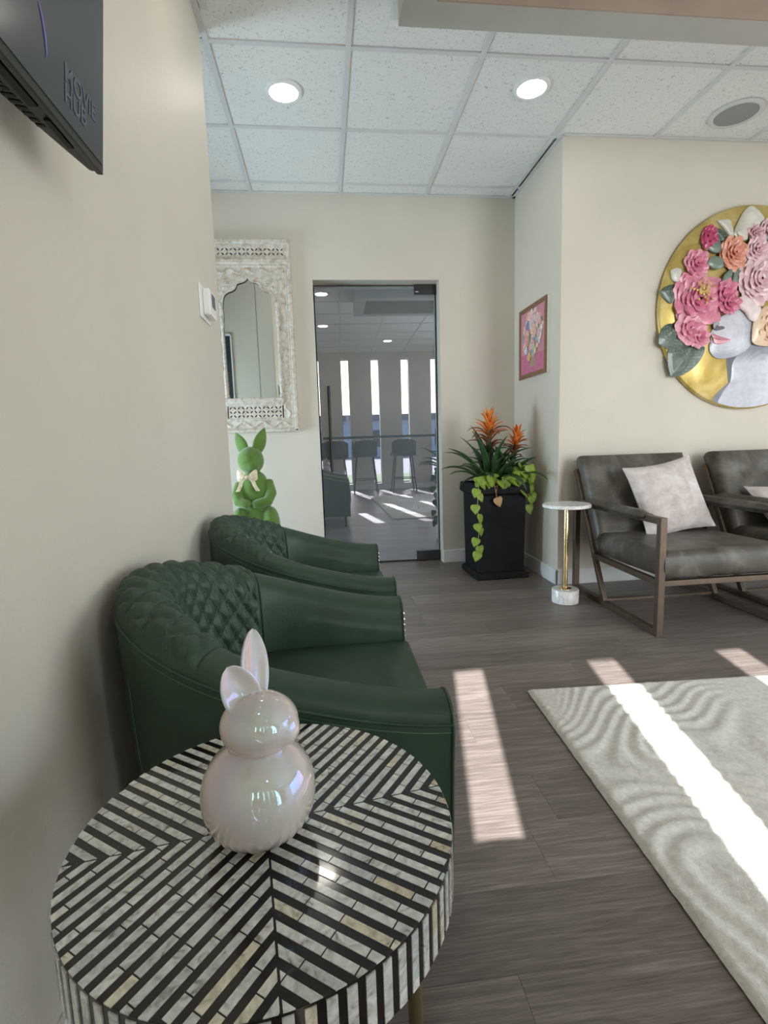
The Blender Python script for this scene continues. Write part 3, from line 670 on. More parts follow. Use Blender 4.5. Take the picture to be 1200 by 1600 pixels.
# ------------------------------------------------------------------ green barrel armchairs
def barrel_chair():
    t = thing('barrel_armchair', '', 'armchair', group='green quilted barrel armchairs along the left wall')
    R, xc, xf = 0.33, -0.10, 0.19; ls = xf-xc; la = PI*R; Lt = 2*ls+la
    def path(s):                              # s in metres along the outer U, returns point and inward normal
        if s < ls: return Vector((xf-s, -R, 0)), Vector((0, 1, 0)), -1.0
        if s > ls+la: return Vector((xc+(s-ls-la), R, 0)), Vector((0, -1, 0)), 1.0
        a = -PI/2-(s-ls)/R; n = Vector((-math.cos(a), -math.sin(a), 0))
        return Vector((xc+R*math.cos(a), R*math.sin(a), 0)), n, ((s-ls)/la-0.5)*2
    def ztop(s):
        d = min(s, Lt-s)                      # distance from arm front
        k = d/(Lt/2)
        return 0.515+0.165*sstep(k*1.02)**0.9+0.010*k
    prof = [(0.040, 0.12, 0), (0.020, 0.26, 0), (0.006, 0.42, 0.15), (0.0, -0.050, 1), (0.0, -0.030, 1), (0.005, -0.012, 1), (0.022, 0.000, 1), (0.050, 0.004, 1), (0.078, -0.003, 1), (0.096, -0.022, 1), (0.105, -0.060, 1), (0.110, 0.47, 0.2), (0.112, 0.36, 0)]
    def prof_at(s):
        z = ztop(s); out = []
        for n, zz, k in prof:
            if k == 1: out.append((n, z+zz))
            elif n < 0.05: out.append((n, zz*(0.9+0.1*z/0.6)))
            else: out.append((n, min(zz, z-0.075)))
        return out
    NP = 112; qa = math.radians(68)/(PI/2); Pu, Pv, Rm = 0.057, 0.064, 0.265; DN = 14; pcache = {}
    def section(s):                           # evenly spaced profile points, their normals and distance past the outer seam
        key = round(s, 6)
        if key in pcache: return pcache[key]
        d = np.array(catmull(prof_at(s), 12*DN+1)); cum = np.concatenate([[0], np.cumsum(np.hypot(*np.diff(d, axis=0).T))])
        t_ = np.linspace(0, cum[-1], NP); pn = np.interp(t_, cum, d[:, 0]); pz = np.interp(t_, cum, d[:, 1])
        tn, tz = np.gradient(pn), np.gradient(pz); ll = np.hypot(tn, tz)+1e-9
        pcache[key] = (pn, pz, -tz/ll, tn/ll, t_-cum[DN*5]); return pcache[key]
    def surf(s, j, extra=0.0):
        p, n, k = path(s); pn, pz, nn, nz, wv = section(s); off = extra; arc = ls < s < ls+la
        if arc and abs(k) < qa and wv[j] > 0:
            u = k*PI/2*Rm; a, b_ = (u/Pu+wv[j]/Pv)*PI, (u/Pu-wv[j]/Pv)*PI
            off += 0.0125*min(abs(math.sin(a)), abs(math.sin(b_)))**0.55*min(1, (qa-abs(k))/0.025)*min(1, wv[j]/0.012)
        elif arc and abs(abs(k)-qa) < 0.010 and wv[j] > 0: off -= 0.003
        return p+n*(pn[j]+nn[j]*off)+Vector((0, 0, pz[j]+nz[j]*off))
    ss = [ls*i/18 for i in range(18)]+[ls+la*i/300 for i in range(301)]+[ls+la+ls*i/18 for i in range(1, 19)]; NS = len(ss)
    mb = MB(); vs = [surf(q, j) for q in ss for j in range(NP)]
    fs = [(i*NP+j, (i+1)*NP+j, (i+1)*NP+j+1, i*NP+j+1) for i in range(NS-1) for j in range(NP-1)]
    fs += [tuple(range(NP)), tuple((NS-1)*NP+k for k in range(NP))]
    sh = mb.add(vs, fs).build('shell', 'green_leather', t, smooth=60)
    # piping below the crown, stitching and front edge welt
    def line(dn, dz, s0, s1, n=90):
        o = []
        for i in range(n):
            s = lerp(s0, s1, i/(n-1)); p, nn, k = path(s); o.append(p+nn*dn+Vector((0, 0, ztop(s)+dz)))
        return o
    MB().tube(line(-0.0005, -0.030, 0.0, Lt, 120), 0.0032, 6).build('piping', 'green_leather', sh, smooth=60)
    MB().tube(line(-0.0006, -0.043, 0.0, Lt, 120), 0.0008, 4).build('stitching', 'thread', sh)
    for s0 in (ls+la*0.30, ls+la*0.70):
        p, nn, k = path(s0)
        MB().tube([surf(s0, j, 0.0004) for j in range(3, 52, 3)], 0.0009, 4).build('stitching', 'thread', sh)
    # quilting thread on the crown and the inside of the back
    mbq = MB()
    for fam in (1, -1):
        for kk in range(-16, 17):
            run = []
            for j in range(0, NP-4):
                wv = section(ls+la/2)[4][j]
                if wv < 0.014: continue
                k = (kk-fam*wv/Pv)*Pu/Rm/(PI/2)
                if abs(k) < qa-0.03: run.append(surf(ls+(k/2+0.5)*la, j, 0.0006))
            if len(run) > 4: mbq.tube(run[::2], 0.00055, 4)
    mbq.build('quilt_stitching', 'thread', sh)
    for end, s in ((0, 0.0), (1, Lt)):
        p, nn, k = path(s); pr = catmull(prof_at(s), 30)
        MB().tube([Vector((xf+0.0005, p.y, 0))+nn*q[0]+Vector((0, 0, q[1])) for q in pr], 0.0032, 6).build('front_welt', 'green_leather', sh, smooth=60)
        mb = MB()
        for q in range(24):
            z = 0.135+q*0.0155; nofs = 0.040-0.034*min(1, (z-0.12)/0.30)
            mb.ell((xf+0.002, p.y+nn.y*(nofs+0.004), z), (0.0035, 0.005, 0.005), 8)
            mb.ell((xf+0.002, p.y+nn.y*0.106, z), (0.0035, 0.005, 0.005), 8)
        mb.build('nailhead', 'nail_steel', sh, smooth=60)
    # seat cushion
    pl_ = []; ri = R-0.112
    pl_.append((xf+0.014, -ri)); pl_.append((xf+0.014, ri))
    for i in range(25): a = PI/2+PI*i/24; pl_.append((xc+ri*math.cos(a)*0.95, ri*math.sin(a)))
    cx0 = 0.02
    rings = [(0.96, 0.262), (1.0, 0.275), (1.0, 0.395), (0.985, 0.412), (0.95, 0.421), (0.6, 0.430), (0.05, 0.434)]
    vs = [(cx0+(x-cx0)*k, yy*k, z) for k, z in rings for x, yy in pl_]; n = len(pl_); fs = []
    for i in range(len(rings)-1): fs += [(i*n+j, i*n+(j+1) % n, (i+1)*n+(j+1) % n, (i+1)*n+j) for j in range(n)]
    fs += [tuple(range(n)), tuple((len(rings)-1)*n+j for j in range(n))]
    MB().add(vs, fs).build('seat_cushion', 'green_leather', t, smooth=50)
    MB().box((-0.38, -ri-0.002, 0.12), (xf-0.004, ri+0.002, 0.262)).build('seat_base', 'green_leather', t, bevel=0.006)
    for sx, sy in ((0.135, -0.27), (0.135, 0.27), (-0.30, -0.16), (-0.30, 0.16)):
        MB().tube([(sx, sy, 0.135), (sx, sy*1.02, 0.0)], [0.022, 0.015], 4).build('leg', 'black_wood', t)
    return t
ch = barrel_chair(); ch.location = (0, 1.12, 0)
ch['label'] = 'green quilted leather barrel armchair nearest the inlaid round table'
c2 = copy_tree(ch); c2.location = (0.012, 1.90, 0); c2['label'] = 'green quilted leather barrel armchair further back, in front of the green rabbit'

# ------------------------------------------------------------------ round inlaid side table
TX, TY, TZ, TR = -0.085, 0.557, 0.525, 0.2112
def clip_poly(poly, a, b, c):                   # keep a*x+b*y<=c
    out = []
    for i in range(len(poly)):
        p, q = poly[i], poly[(i+1) % len(poly)]; dp, dq = a*p[0]+b*p[1]-c, a*q[0]+b*q[1]-c
        if dp <= 0: out.append(p)
        if (dp < 0 < dq) or (dq < 0 < dp): k = dp/(dp-dq); out.append((lerp(p[0], q[0], k), lerp(p[1], q[1], k)))
    return out
def inlay_table():
    t = thing('side_table', 'round drum side table with black and white chevron shell inlay', 'table', (TX, TY, 0), math.radians(9))
    ap = 0.066
    top = MB().lathe([(0.02, TZ-ap), (TR-0.004, TZ-ap), (TR-0.0012, TZ-ap+0.002), (TR-0.0012, TZ-0.0015), (TR-0.002, TZ-0.0008), (0.02, TZ-0.0008)], 128).build('top', 'inlay_resin', t, smooth=40)
    rg = random.Random(11); pitch = 0.0169; wv = 0.0085; hs = math.sqrt(0.5); R = TR-0.0014
    nside = 48
    for qx, qy in ((-1, 1), (1, 1), (-1, -1), (1, -1)):
        # strip direction: along (1,-1) where qx*qy<0 (top left, bottom right), else along (1,1)
        d = (hs, -hs) if qx*qy < 0 else (hs, hs); nrm = (hs, hs) if qx*qy < 0 else (hs, -hs)
        for k in range(-18, 19):
            c0 = k*pitch+0.003; c1 = c0+wv; a = -0.26+rg.random()*0.05
            while a < 0.26:
                ln = rg.uniform(0.022, 0.068); b0, b1 = a+0.0008, a+ln-0.0008; a += ln
                e = 0.0012*rg.random()
                poly = [(d[0]*u+nrm[0]*v, d[1]*u+nrm[1]*v) for u, v in ((b0, c0), (b1, c0+e*0.3), (b1, c1), (b0, c1-e*0.3))]
                poly = clip_poly(poly, -qx, 0, -0.0012); poly = clip_poly(poly, 0, -qy, -0.0012) if poly else poly
                if len(poly) < 3: continue
                if max(math.hypot(*p) for p in poly) > R:
                    mx = sum(p[0] for p in poly)/len(poly); my = sum(p[1] for p in poly)/len(poly); am = math.atan2(my, mx)
                    for w_ in range(-7, 8):
                        aa = am+w_*0.04; poly = clip_poly(poly, math.cos(aa), math.sin(aa), R)
                        if len(poly) < 3: break
                if len(poly) < 3: continue
                ar = abs(sum(poly[i][0]*poly[(i+1) % len(poly)][1]-poly[(i+1) % len(poly)][0]*poly[i][1] for i in range(len(poly))))/2
                if ar < 1.2e-5: continue
                MB().prism(poly, lambda x, y, z: (x, y, z), TZ-0.003, TZ).build('inlay_piece', 'shell_inlay', top)
    ns = 76
    for k in range(ns):
        z = TZ-0.004
        while z > TZ-ap+0.004:
            h = rg.uniform(0.02, 0.058); z1 = max(TZ-ap+0.003, z-h)
            if z1-(TZ-ap) < 0.012: z1 = TZ-ap+0.003
            a0 = 2*PI*k/ns; a1 = a0+2*PI/ns*0.54; vs = []
            for aa in (a0, (a0+a1)/2, a1):
                for rr in (TR-0.004, TR):
                    for zz in (z1+0.0005, z): vs.append((rr*math.cos(aa), rr*math.sin(aa), zz))
            MB().add(vs, [(2, 3, 7, 6), (6, 7, 11, 10), (0, 1, 3, 2), (8, 10, 11, 9), (1, 5, 7, 3), (5, 9, 11, 7), (0, 2, 6, 4), (4, 6, 10, 8), (0, 4, 5, 1), (4, 8, 9, 5)]).build('edge_piece', 'shell_inlay', top)
            z = z1
    for k in range(3):
        a = math.radians(-2+120*k); MB().tube([(0.165*math.cos(a), 0.165*math.sin(a), TZ-ap+0.002), (0.175*math.cos(a), 0.175*math.sin(a), 0.0)], [0.0105, 0.0085], 14).build('leg', 'brass_dark', t, smooth=40)
inlay_table()

# ------------------------------------------------------------------ pearl glazed rabbit on the table
def pearl_rabbit():
    t = thing('ceramic_rabbit', 'pearly white glazed ceramic rabbit figurine standing on the inlaid table', 'figurine', (-0.0895, 0.546, TZ))
    bodyp = [(0.030, 0.0), (0.036, 0.002), (0.046, 0.010), (0.0555, 0.022), (0.0605, 0.036), (0.0620, 0.050), (0.0605, 0.064), (0.0555, 0.078), (0.0470, 0.090), (0.0380, 0.098), (0.0320, 0.103), (0.028, 0.106)]
    bp = [tuple(q) for q in catmull(bodyp, 60)]
    flute = lambda a, z: 1+0.010*math.cos(34*a)*max(0, 1-abs(z-0.020)/0.022)
    MB().lathe(bp, 136, rad=flute).build('body', 'pearl_glaze', t, smooth=180)
    mb = MB()
    mb.ell((0.006, -0.004, 0.130), (0.0425, 0.040, 0.034), 32)
    mb.ell((0.026, -0.012, 0.127), (0.024, 0.024, 0.022), 24)
    mb.ell((0.0, 0.0, 0.104), (0.031, 0.031, 0.012), 24)
    o = mb.build('head', 'pearl_glaze', t, smooth=180)
    r = o.modifiers.new('remesh', 'REMESH'); r.mode = 'VOXEL'; r.voxel_size = 0.0018; r.use_smooth_shade = True
    s = o.modifiers.new('smooth', 'SMOOTH'); s.iterations = 8; s.factor = 0.5
    def ear(root, tip, wd, face):
        root, tip = Vector(root), Vector(tip); d = tip-root; ax = d.normalized(); fc = Vector(face); fc = (fc-ax*fc.dot(ax)).normalized(); sd = ax.cross(fc)
        def fn(u, v):
            k = u*2*PI; lw = wd*math.sin(PI*(0.12+0.88*v))**0.55 if v < 0.995 else 0.0004
            c_, s_ = math.cos(k), math.sin(k)
            th = s_*0.42*lw if s_ < 0 else 0.16*lw*s_-0.40*lw*max(0, 1-c_*c_*1.15)**1.5
            return root+d*v+sd*c_*lw+fc*th
        mbe = MB(); mbe.grid(fn, 48, 26, closeu=True); return mbe.build('ear', 'pearl_glaze', t, smooth=180)
    ear((0.004, 0.012, 0.147), (0.000, 0.026, 0.226), 0.0225, (0.85, -0.5, 0.2))
    ear((0.001, -0.008, 0.142), (-0.022, -0.014, 0.200), 0.0215, (0.55, -0.8, 0.2))
pearl_rabbit()

# ------------------------------------------------------------------ rug
def rug():
    w_, l_ = 2.3, 2.75; nx, ny = 230, 300
    def h(x, y):
        p = Vector((x*1.15+3.0, y*1.15, 0.3)); a = noise.noise(p)*0.9+0.35*noise.noise(p*2.3); b_ = noise.noise(p+Vector((7, 3, 1)))
        wv = math.sin((x*0.45-y*0.25+a*0.62+b_*0.30)*2*PI/0.046)
        amt = sstep((noise.noise(Vector((x*1.7+5, y*1.2, 2)))+0.55)/0.7)
        return amt*0.0030*(abs(wv)**0.6*math.copysign(1, wv))+0.0016*noise.noise(Vector((x*55, y*55, 1)))+0.001*noise.noise(Vector((x*140, y*140, 4)))
    mb = MB(); vs = []; fs = []
    for i in range(nx):
        for j in range(ny):
            x, y = w_*i/(nx-1), -l_*j/(ny-1); e = min(i, nx-1-i, j, ny-1-j)
            z = 0.004 if e == 0 else (0.0135 if e == 1 else 0.016+h(x, y))
            vs.append((x+0.002*noise.noise(Vector((x*30, y*30, 9))), y+0.002*noise.noise(Vector((x*30, y*30, 5))), z))
    for i in range(nx-1):
        for j in range(ny-1): a = i*ny+j; fs.append((a, a+1, a+ny+1, a+ny))
    o = mb.add(vs, fs).build('rug', 'rug_wool', smooth=180)
    # underside
    o.location = (0.717, 1.786, 0.0); o.rotation_euler = (0, 0, math.radians(-2.6)*-1*-1)
    tag(o, 'large ivory wool rug with carved wavy lines on the plank floor', 'rug')
    MB().box((0.004, -l_+0.004, 0.0005), (w_-0.004, -0.004, 0.006)).build('backing', 'frame_wood', o)
rug()

# ------------------------------------------------------------------ brown leather lounge chairs
def cushion_mesh(lx, ly, lz, n=18, puff=0.3, tufts=(), rad=0.03):
    """rounded box cushion centred at the origin, puffed on its large faces (local z)"""
    mb = MB()
    def face(u, v, s):
        x, y = (u-0.5)*lx, (v-0.5)*ly
        ex = min(lx/2-abs(x), ly/2-abs(y)); k = min(1, ex/rad); z = lz/2-rad*(1-math.sqrt(max(0, 1-(1-k)**2)))*0.9
        z += puff*lz*0.16*math.sin(PI*u)**0.5*math.sin(PI*v)**0.5
        for tx, ty in tufts:
            if s > 0: z -= 0.020*math.exp(-((x-tx)**2+(y-ty)**2)/0.0022)
        return Vector((x, y, s*z))
    mb.grid(lambda u, v: face(u, v, 1), n, n); mb.grid(lambda u, v: face(u, v, -1), n, n)
    def side(u, v):
        k = u*4; sgs = [((0, 0), (1, 0)), ((1, 0), (1, 1)), ((1, 1), (0, 1)), ((0, 1), (0, 0))]; i = min(int(k), 3); f_ = k-i
        a, b_ = sgs[i]; uu, vv = lerp(a[0], b_[0], f_), lerp(a[1], b_[1], f_)
        t_, b2 = face(uu, vv, 1), face(uu, vv, -1); p = b2.lerp(t_, v)
        bul = 0.010*math.sin(PI*v); d = Vector((p.x/lx, p.y/ly, 0)); 
        return p+Vector((math.copysign(bul, d.x) if abs(d.x) > 0.49 else 0, math.copysign(bul, d.y) if abs(d.y) > 0.49 else 0, 0))
    mb.grid(side, 4*(n-1)+1, 6)
    return mb
def lounge_chair():
    t = thing('lounge_chair', '', 'armchair', group='brown leather lounge chairs with bronze frames')
    W = 0.70; fy, by = 0.0, 0.85; bw = 0.032; ah = 0.555
    # local frame: x right 0..W, y 0 at the front feet growing towards the wall
    for sx in (bw/2, W-bw/2):
        s = MB().bar((sx, fy+bw, bw/2), (sx, by-bw, bw/2), bw, bw).build('base_rail', 'bronze', t, bevel=0.002)
        MB().bar((sx, fy+bw/2, 0), (sx, fy+bw/2, ah+0.012), bw, bw, (0, 1, 0)).build('front_post', 'bronze', t, bevel=0.002)
        MB().bar((sx, by-bw/2, 0), (sx, by-bw/2, ah), bw, bw, (0, 1, 0)).build('rear_post', 'bronze', t, bevel=0.002)
        MB().bar((sx, by-bw, ah-0.004), (sx, fy+bw, ah-0.004), bw, bw).build('arm_rail', 'bronze', t, bevel=0.002)
        MB().bar((sx, 0.49, bw*0.8), (sx, 0.85, 0.745), 0.024, 0.030, (0, 1, 0)).build('slanted_support', 'bronze', t, bevel=0.002)
        ix = sx+(bw if sx < W/2 else -bw)*0.0
        MB().bar((ix, fy+bw, 0.258), (ix, 0.62, 0.262), 0.026, 0.030).build('seat_rail', 'bronze', t, bevel=0.002)
        pad = cushion_mesh(0.046, 0.60, 0.050, 12, 0.2, rad=0.016).build('arm_pad', 'brown_leather', t, smooth=50)
        pad.location = (sx, 0.43, ah+0.004)
    MB().bar((0.01, fy+0.02, 0.256), (W-0.01, fy+0.02, 0.256), 0.030, 0.026).build('front_rail', 'bronze', t, bevel=0.002)
    MB().bar((0.01, 0.50, 0.030), (W-0.01, 0.50, 0.030), 0.020, 0.016).build('cross_bar', 'bronze', t, bevel=0.002)
    MB().bar((0.01, 0.845, 0.735), (W-0.01, 0.845, 0.735), 0.020, 0.024).build('back_rail', 'bronze', t, bevel=0.002)
    MB().bar((0.01, 0.62, 0.256), (W-0.01, 0.62, 0.256), 0.030, 0.026).build('rear_rail', 'bronze', t, bevel=0.002)
    o = cushion_mesh(W-2*bw-0.004, 0.66, 0.132, 36, 0.03, rad=0.013).build('seat_cushion', 'brown_leather', t, smooth=60)
    o.location = (W/2, 0.335, 0.337); o.rotation_euler = (math.radians(-1), 0, 0)
    tf = [(x, y) for x in (-0.17, 0.0, 0.17) for y in (-0.10, 0.11)]
    o = cushion_mesh(W-2*bw+0.002, 0.50, 0.12, 44, 0.15, tf, rad=0.016).build('back_cushion', 'brown_leather', t, smooth=60)
    o.location = (W/2, 0.735, 0.585); o.rotation_euler = (math.radians(65), 0, 0)
    return t
lc = lounge_chair(); lc.location = (1.508, 2.19, 0); lc['label'] = 'brown leather lounge chair beside the small marble drink table'
l2 = copy_tree(lc); l2.location = (2.352, 2.19, 0); l2['label'] = 'brown leather lounge chair cut off by the right edge of the picture'

def pillow(name, label, loc, rot, s):
    n = 30; mb = MB()
    def fn(u, v, sg):
        x, y = (u-0.5)*2, (v-0.5)*2
        pin = 1-0.10*(1-y*y)*abs(x)**3; piny = 1-0.10*(1-x*x)*abs(y)**3
        z = 0.066*((1-abs(x)**2.6)*(1-abs(y)**2.6))**0.55+0.004
        z += 0.004*noise.noise(Vector((x*3, y*3, 2*sg)))*(1-abs(x))*(1-abs(y))*3
        return Vector((x*s/2*pin, y*s/2*piny, sg*z))
    mb.grid(lambda u, v: fn(u, v, 1), n, n); mb.grid(lambda u, v: fn(u, v, -1), n, n)
    edge = []
    for k in range(4*24):
        q = k/24; i = int(q); f_ = q-i; u, v = [(f_, 0), (1, f_), (1-f_, 1), (0, 1-f_)][i]
        edge.append(fn(u, v, 1)*1.0-Vector((0, 0, 0.004)))
    t = thing(name, label, 'pillow', (0, 0, 0), group='blush plush throw pillows')
    for nm, m_, ob in (('cover', 'plush_pink', mb.build('cover', 'plush_pink', t, smooth=180)), ('seam', 'plush_pink', MB().tube(edge, 0.004, 6, close=True).build('seam', 'plush_pink', t, smooth=60))):
        pass
    t.location = loc; t.rotation_euler = rot; return t
pillow('throw_pillow', 'pale blush plush pillow on the chair beside the marble drink table', (1.930, 2.745, 0.590), (math.radians(68), math.radians(-8), math.radians(5)), 0.43)
pillow('throw_pillow', 'pale blush plush pillow mostly hidden behind an armrest at the right edge', (2.665, 2.66, 0.480), (math.radians(38), math.radians(3), math.radians(-4)), 0.42)

# ------------------------------------------------------------------ marble and brass drink table
t = thing('drink_table', 'small round white marble drink table with a brass pole', 'table', (1.344, 2.79, 0))
MB().lathe([(0.070, 0.0), (0.075, 0.003), (0.075, 0.075), (0.071, 0.080), (0.03, 0.080)], 48).build('base', 'marble', t, smooth=40)
MB().lathe([(0.034, 0.0795), (0.034, 0.084), (0.013, 0.087), (0.0125, 0.55), (0.012, 0.552)], 32).build('pole', 'brass', t, smooth=40)
MB().lathe([(0.126, 0.552), (0.132, 0.556), (0.132, 0.567), (0.127, 0.573), (0.02, 0.573)], 64).build('top', 'marble', t, smooth=40)

# ------------------------------------------------------------------ planter and plants
PX, PY, PH = 1.157, 3.515, 0.652
def planter():
    t = thing('square_planter', 'tall square black planter in the corner by the glass door', 'planter', (PX, PY, 0), math.radians(1.5))
    def sq(mb, levels):
        vs = [(sx*h, sy*h, z) for h, z in levels for sx, sy in ((-1, -1), (1, -1), (1, 1), (-1, 1))]; fs = [(3, 2, 1, 0)]
        for i in range(len(levels)-1): fs += [(i*4+k, i*4+(k+1) % 4, i*4+4+(k+1) % 4, i*4+4+k) for k in range(4)]
        return mb.add(vs, fs)
    sq(MB(), [(0.172, 0), (0.182, 0.004), (0.182, 0.034), (0.166, 0.048), (0.1, 0.048)]).build('plinth', 'planter_stone', t, bevel=0.004)
    sq(MB(), [(0.160, 0.046), (0.164, 0.3), (0.168, 0.575), (0.1, 0.575)]).build('body', 'planter_stone', t, bevel=0.006)
    sq(MB(), [(0.165, 0.570), (0.186, 0.585), (0.190, 0.592), (0.186, 0.640), (0.182, PH), (0.155, PH), (0.150, 0.600)]).build('rim', 'planter_stone', t, bevel=0.005)
    MB().box((-0.152, -0.152, 0.58), (0.152, 0.152, 0.612)).build('soil', 'soil', t)
planter()
def strap(mb_mat, name, parent, az, el, length, width, curl, base=(0, 0, 0), twist=0.0, n=12, tipk=1.0, wbase=0.6):
    """arching strap leaf: starts at elevation el, bends down by curl along its length"""
    p = Vector(base); pts = []; e = el
    for i in range(n+1):
        pts.append((Vector(p), e)); e -= curl/n*(0.4+1.2*i/n); st = length/n
        p += Vector((math.cos(az)*math.cos(e), math.sin(az)*math.cos(e), math.sin(e)))*st
    sd = Vector((-math.sin(az), math.cos(az), 0)); vs = []
    for i, (q, e) in enumerate(pts):
        k = i/n; w_ = width*(lerp(wbase, 1, min(1, k*2.2)))*(1-max(0, (k-0.5)/0.5)**2*tipk)*0.5+0.0006
        up = Vector((-math.cos(az)*math.sin(e), -math.sin(az)*math.sin(e), math.cos(e)))
        s2 = (sd*math.cos(twist*k)+up*math.sin(twist*k))
        vs += [q-s2*w_+up*w_*0.45, q-s2*w_*0.5+up*w_*0.10, q, q+s2*w_*0.5+up*w_*0.10, q+s2*w_+up*w_*0.45]
    fs = [(i*5+j, i*5+j+1, i*5+5+j+1, i*5+5+j) for i in range(n) for j in range(4)]
    o = MB().add(vs, fs).build(name, mb_mat, parent, smooth=180)
    sm = o.modifiers.new('thickness', 'SOLIDIFY'); sm.thickness = 0.0016
    return o
def bromeliad(x, y, z, nl, ln, hs, label, seed, lean=0.0):
    rg = random.Random(seed); room = XT-0.015-x
    reach = lambda az, l: l if math.cos(az) <= 0.05 else min(l, room/math.cos(az)*1.05)
    t = thing('bromeliad', label, 'plant', (x, y, z), group='orange flowering bromeliads')
    for k in range(nl):
        ring = k/nl; az = k*2.399+seed; el = lerp(0.45, 1.25, ring)+rg.uniform(-0.1, 0.1)
        strap('leaf_dark', 'leaf', t, az, el+0.25, reach(az, ln*rg.uniform(0.8, 1.1)), 0.050*rg.uniform(0.85, 1.1), lerp(1.4, 0.7, ring)*rg.uniform(0.8, 1.2), (0.012*math.cos(az), 0.012*math.sin(az), 0), rg.uniform(-0.3, 0.3))
    MB().tube([(0, 0, 0), (lean*0.5, 0, hs*0.5), (lean, 0, hs)], [0.018, 0.016, 0.010], 10).build('stalk', 'leaf_dark', t, smooth=60)
    for k in range(16):
        q = k/16; zz = hs*lerp(0.42, 0.80, q); az = k*2.399+1
        strap('bract_rust' if q > 0.3 else 'leaf_dark', 'bract', t, az, 1.20-0.25*rg.random(), min(ln*0.42*rg.uniform(0.8, 1.1), (room-lean)*0.95), 0.030, 1.7*rg.uniform(0.7, 1.2), (lean*zz/hs, 0, zz), 0, 9)
    for k in range(22):
        q = k/22; zz = hs*lerp(0.74, 1.0, q); az = k*2.399
        strap('bract_orange', 'bract', t, az, lerp(0.95, 1.5, q)+rg.uniform(-0.1, 0.1), min(ln*lerp(0.36, 0.26, q), (room-lean)*0.95), 0.030*lerp(1, 0.8, q), lerp(1.3, 0.35, q)*rg.uniform(0.7, 1.2), (lean*zz/hs, 0, zz), 0, 9)
    return t
bromeliad(PX-0.04, PY-0.03, 0.61, 26, 0.43, 0.455, 'tall bromeliad with the larger orange flower in the black planter', 5)
bromeliad(PX+0.085, PY-0.02, 0.61, 14, 0.38, 0.345, 'bromeliad with the smaller orange flower leaning to the right', 9, 0.085)
def heart(sz, mk='leaf_lime'):
    out = []
    for k in range(21):
        a = PI*k/20; r = 0.5*(1-math.cos(a))*1.0; out.append(a)
    pts = [(0, 0), (0.10, 0.12), (0.26, 0.17), (0.42, 0.10), (0.50, -0.08), (0.47, -0.30), (0.34, -0.55), (0.16, -0.80), (0, -1.0)]
    vs = [(0, 0, 0.0)]; L_ = []; R_ = []; ctr = []
    n = len(pts); mb = MB(); vs = []
    for x, y in pts:
        fold = 0.30*abs(x); dr = -0.18*y*y
        vs += [(-x*sz, y*sz*0.9, (fold+dr*-1)*sz*-1+0.0), (0, (y if abs(x) > 0 else y)*sz*0.9*0.97-0.0, -dr*-1*sz*-1*-1), (x*sz, y*sz*0.9, (fold+dr*-1)*sz*-1)]
    fs = []
    for i in range(n-1): fs += [(i*3, i*3+1, i*3+4, i*3+3), (i*3+1, i*3+2, i*3+5, i*3+4)]
    return mb.add(vs, fs).mesh('leaf', 180)
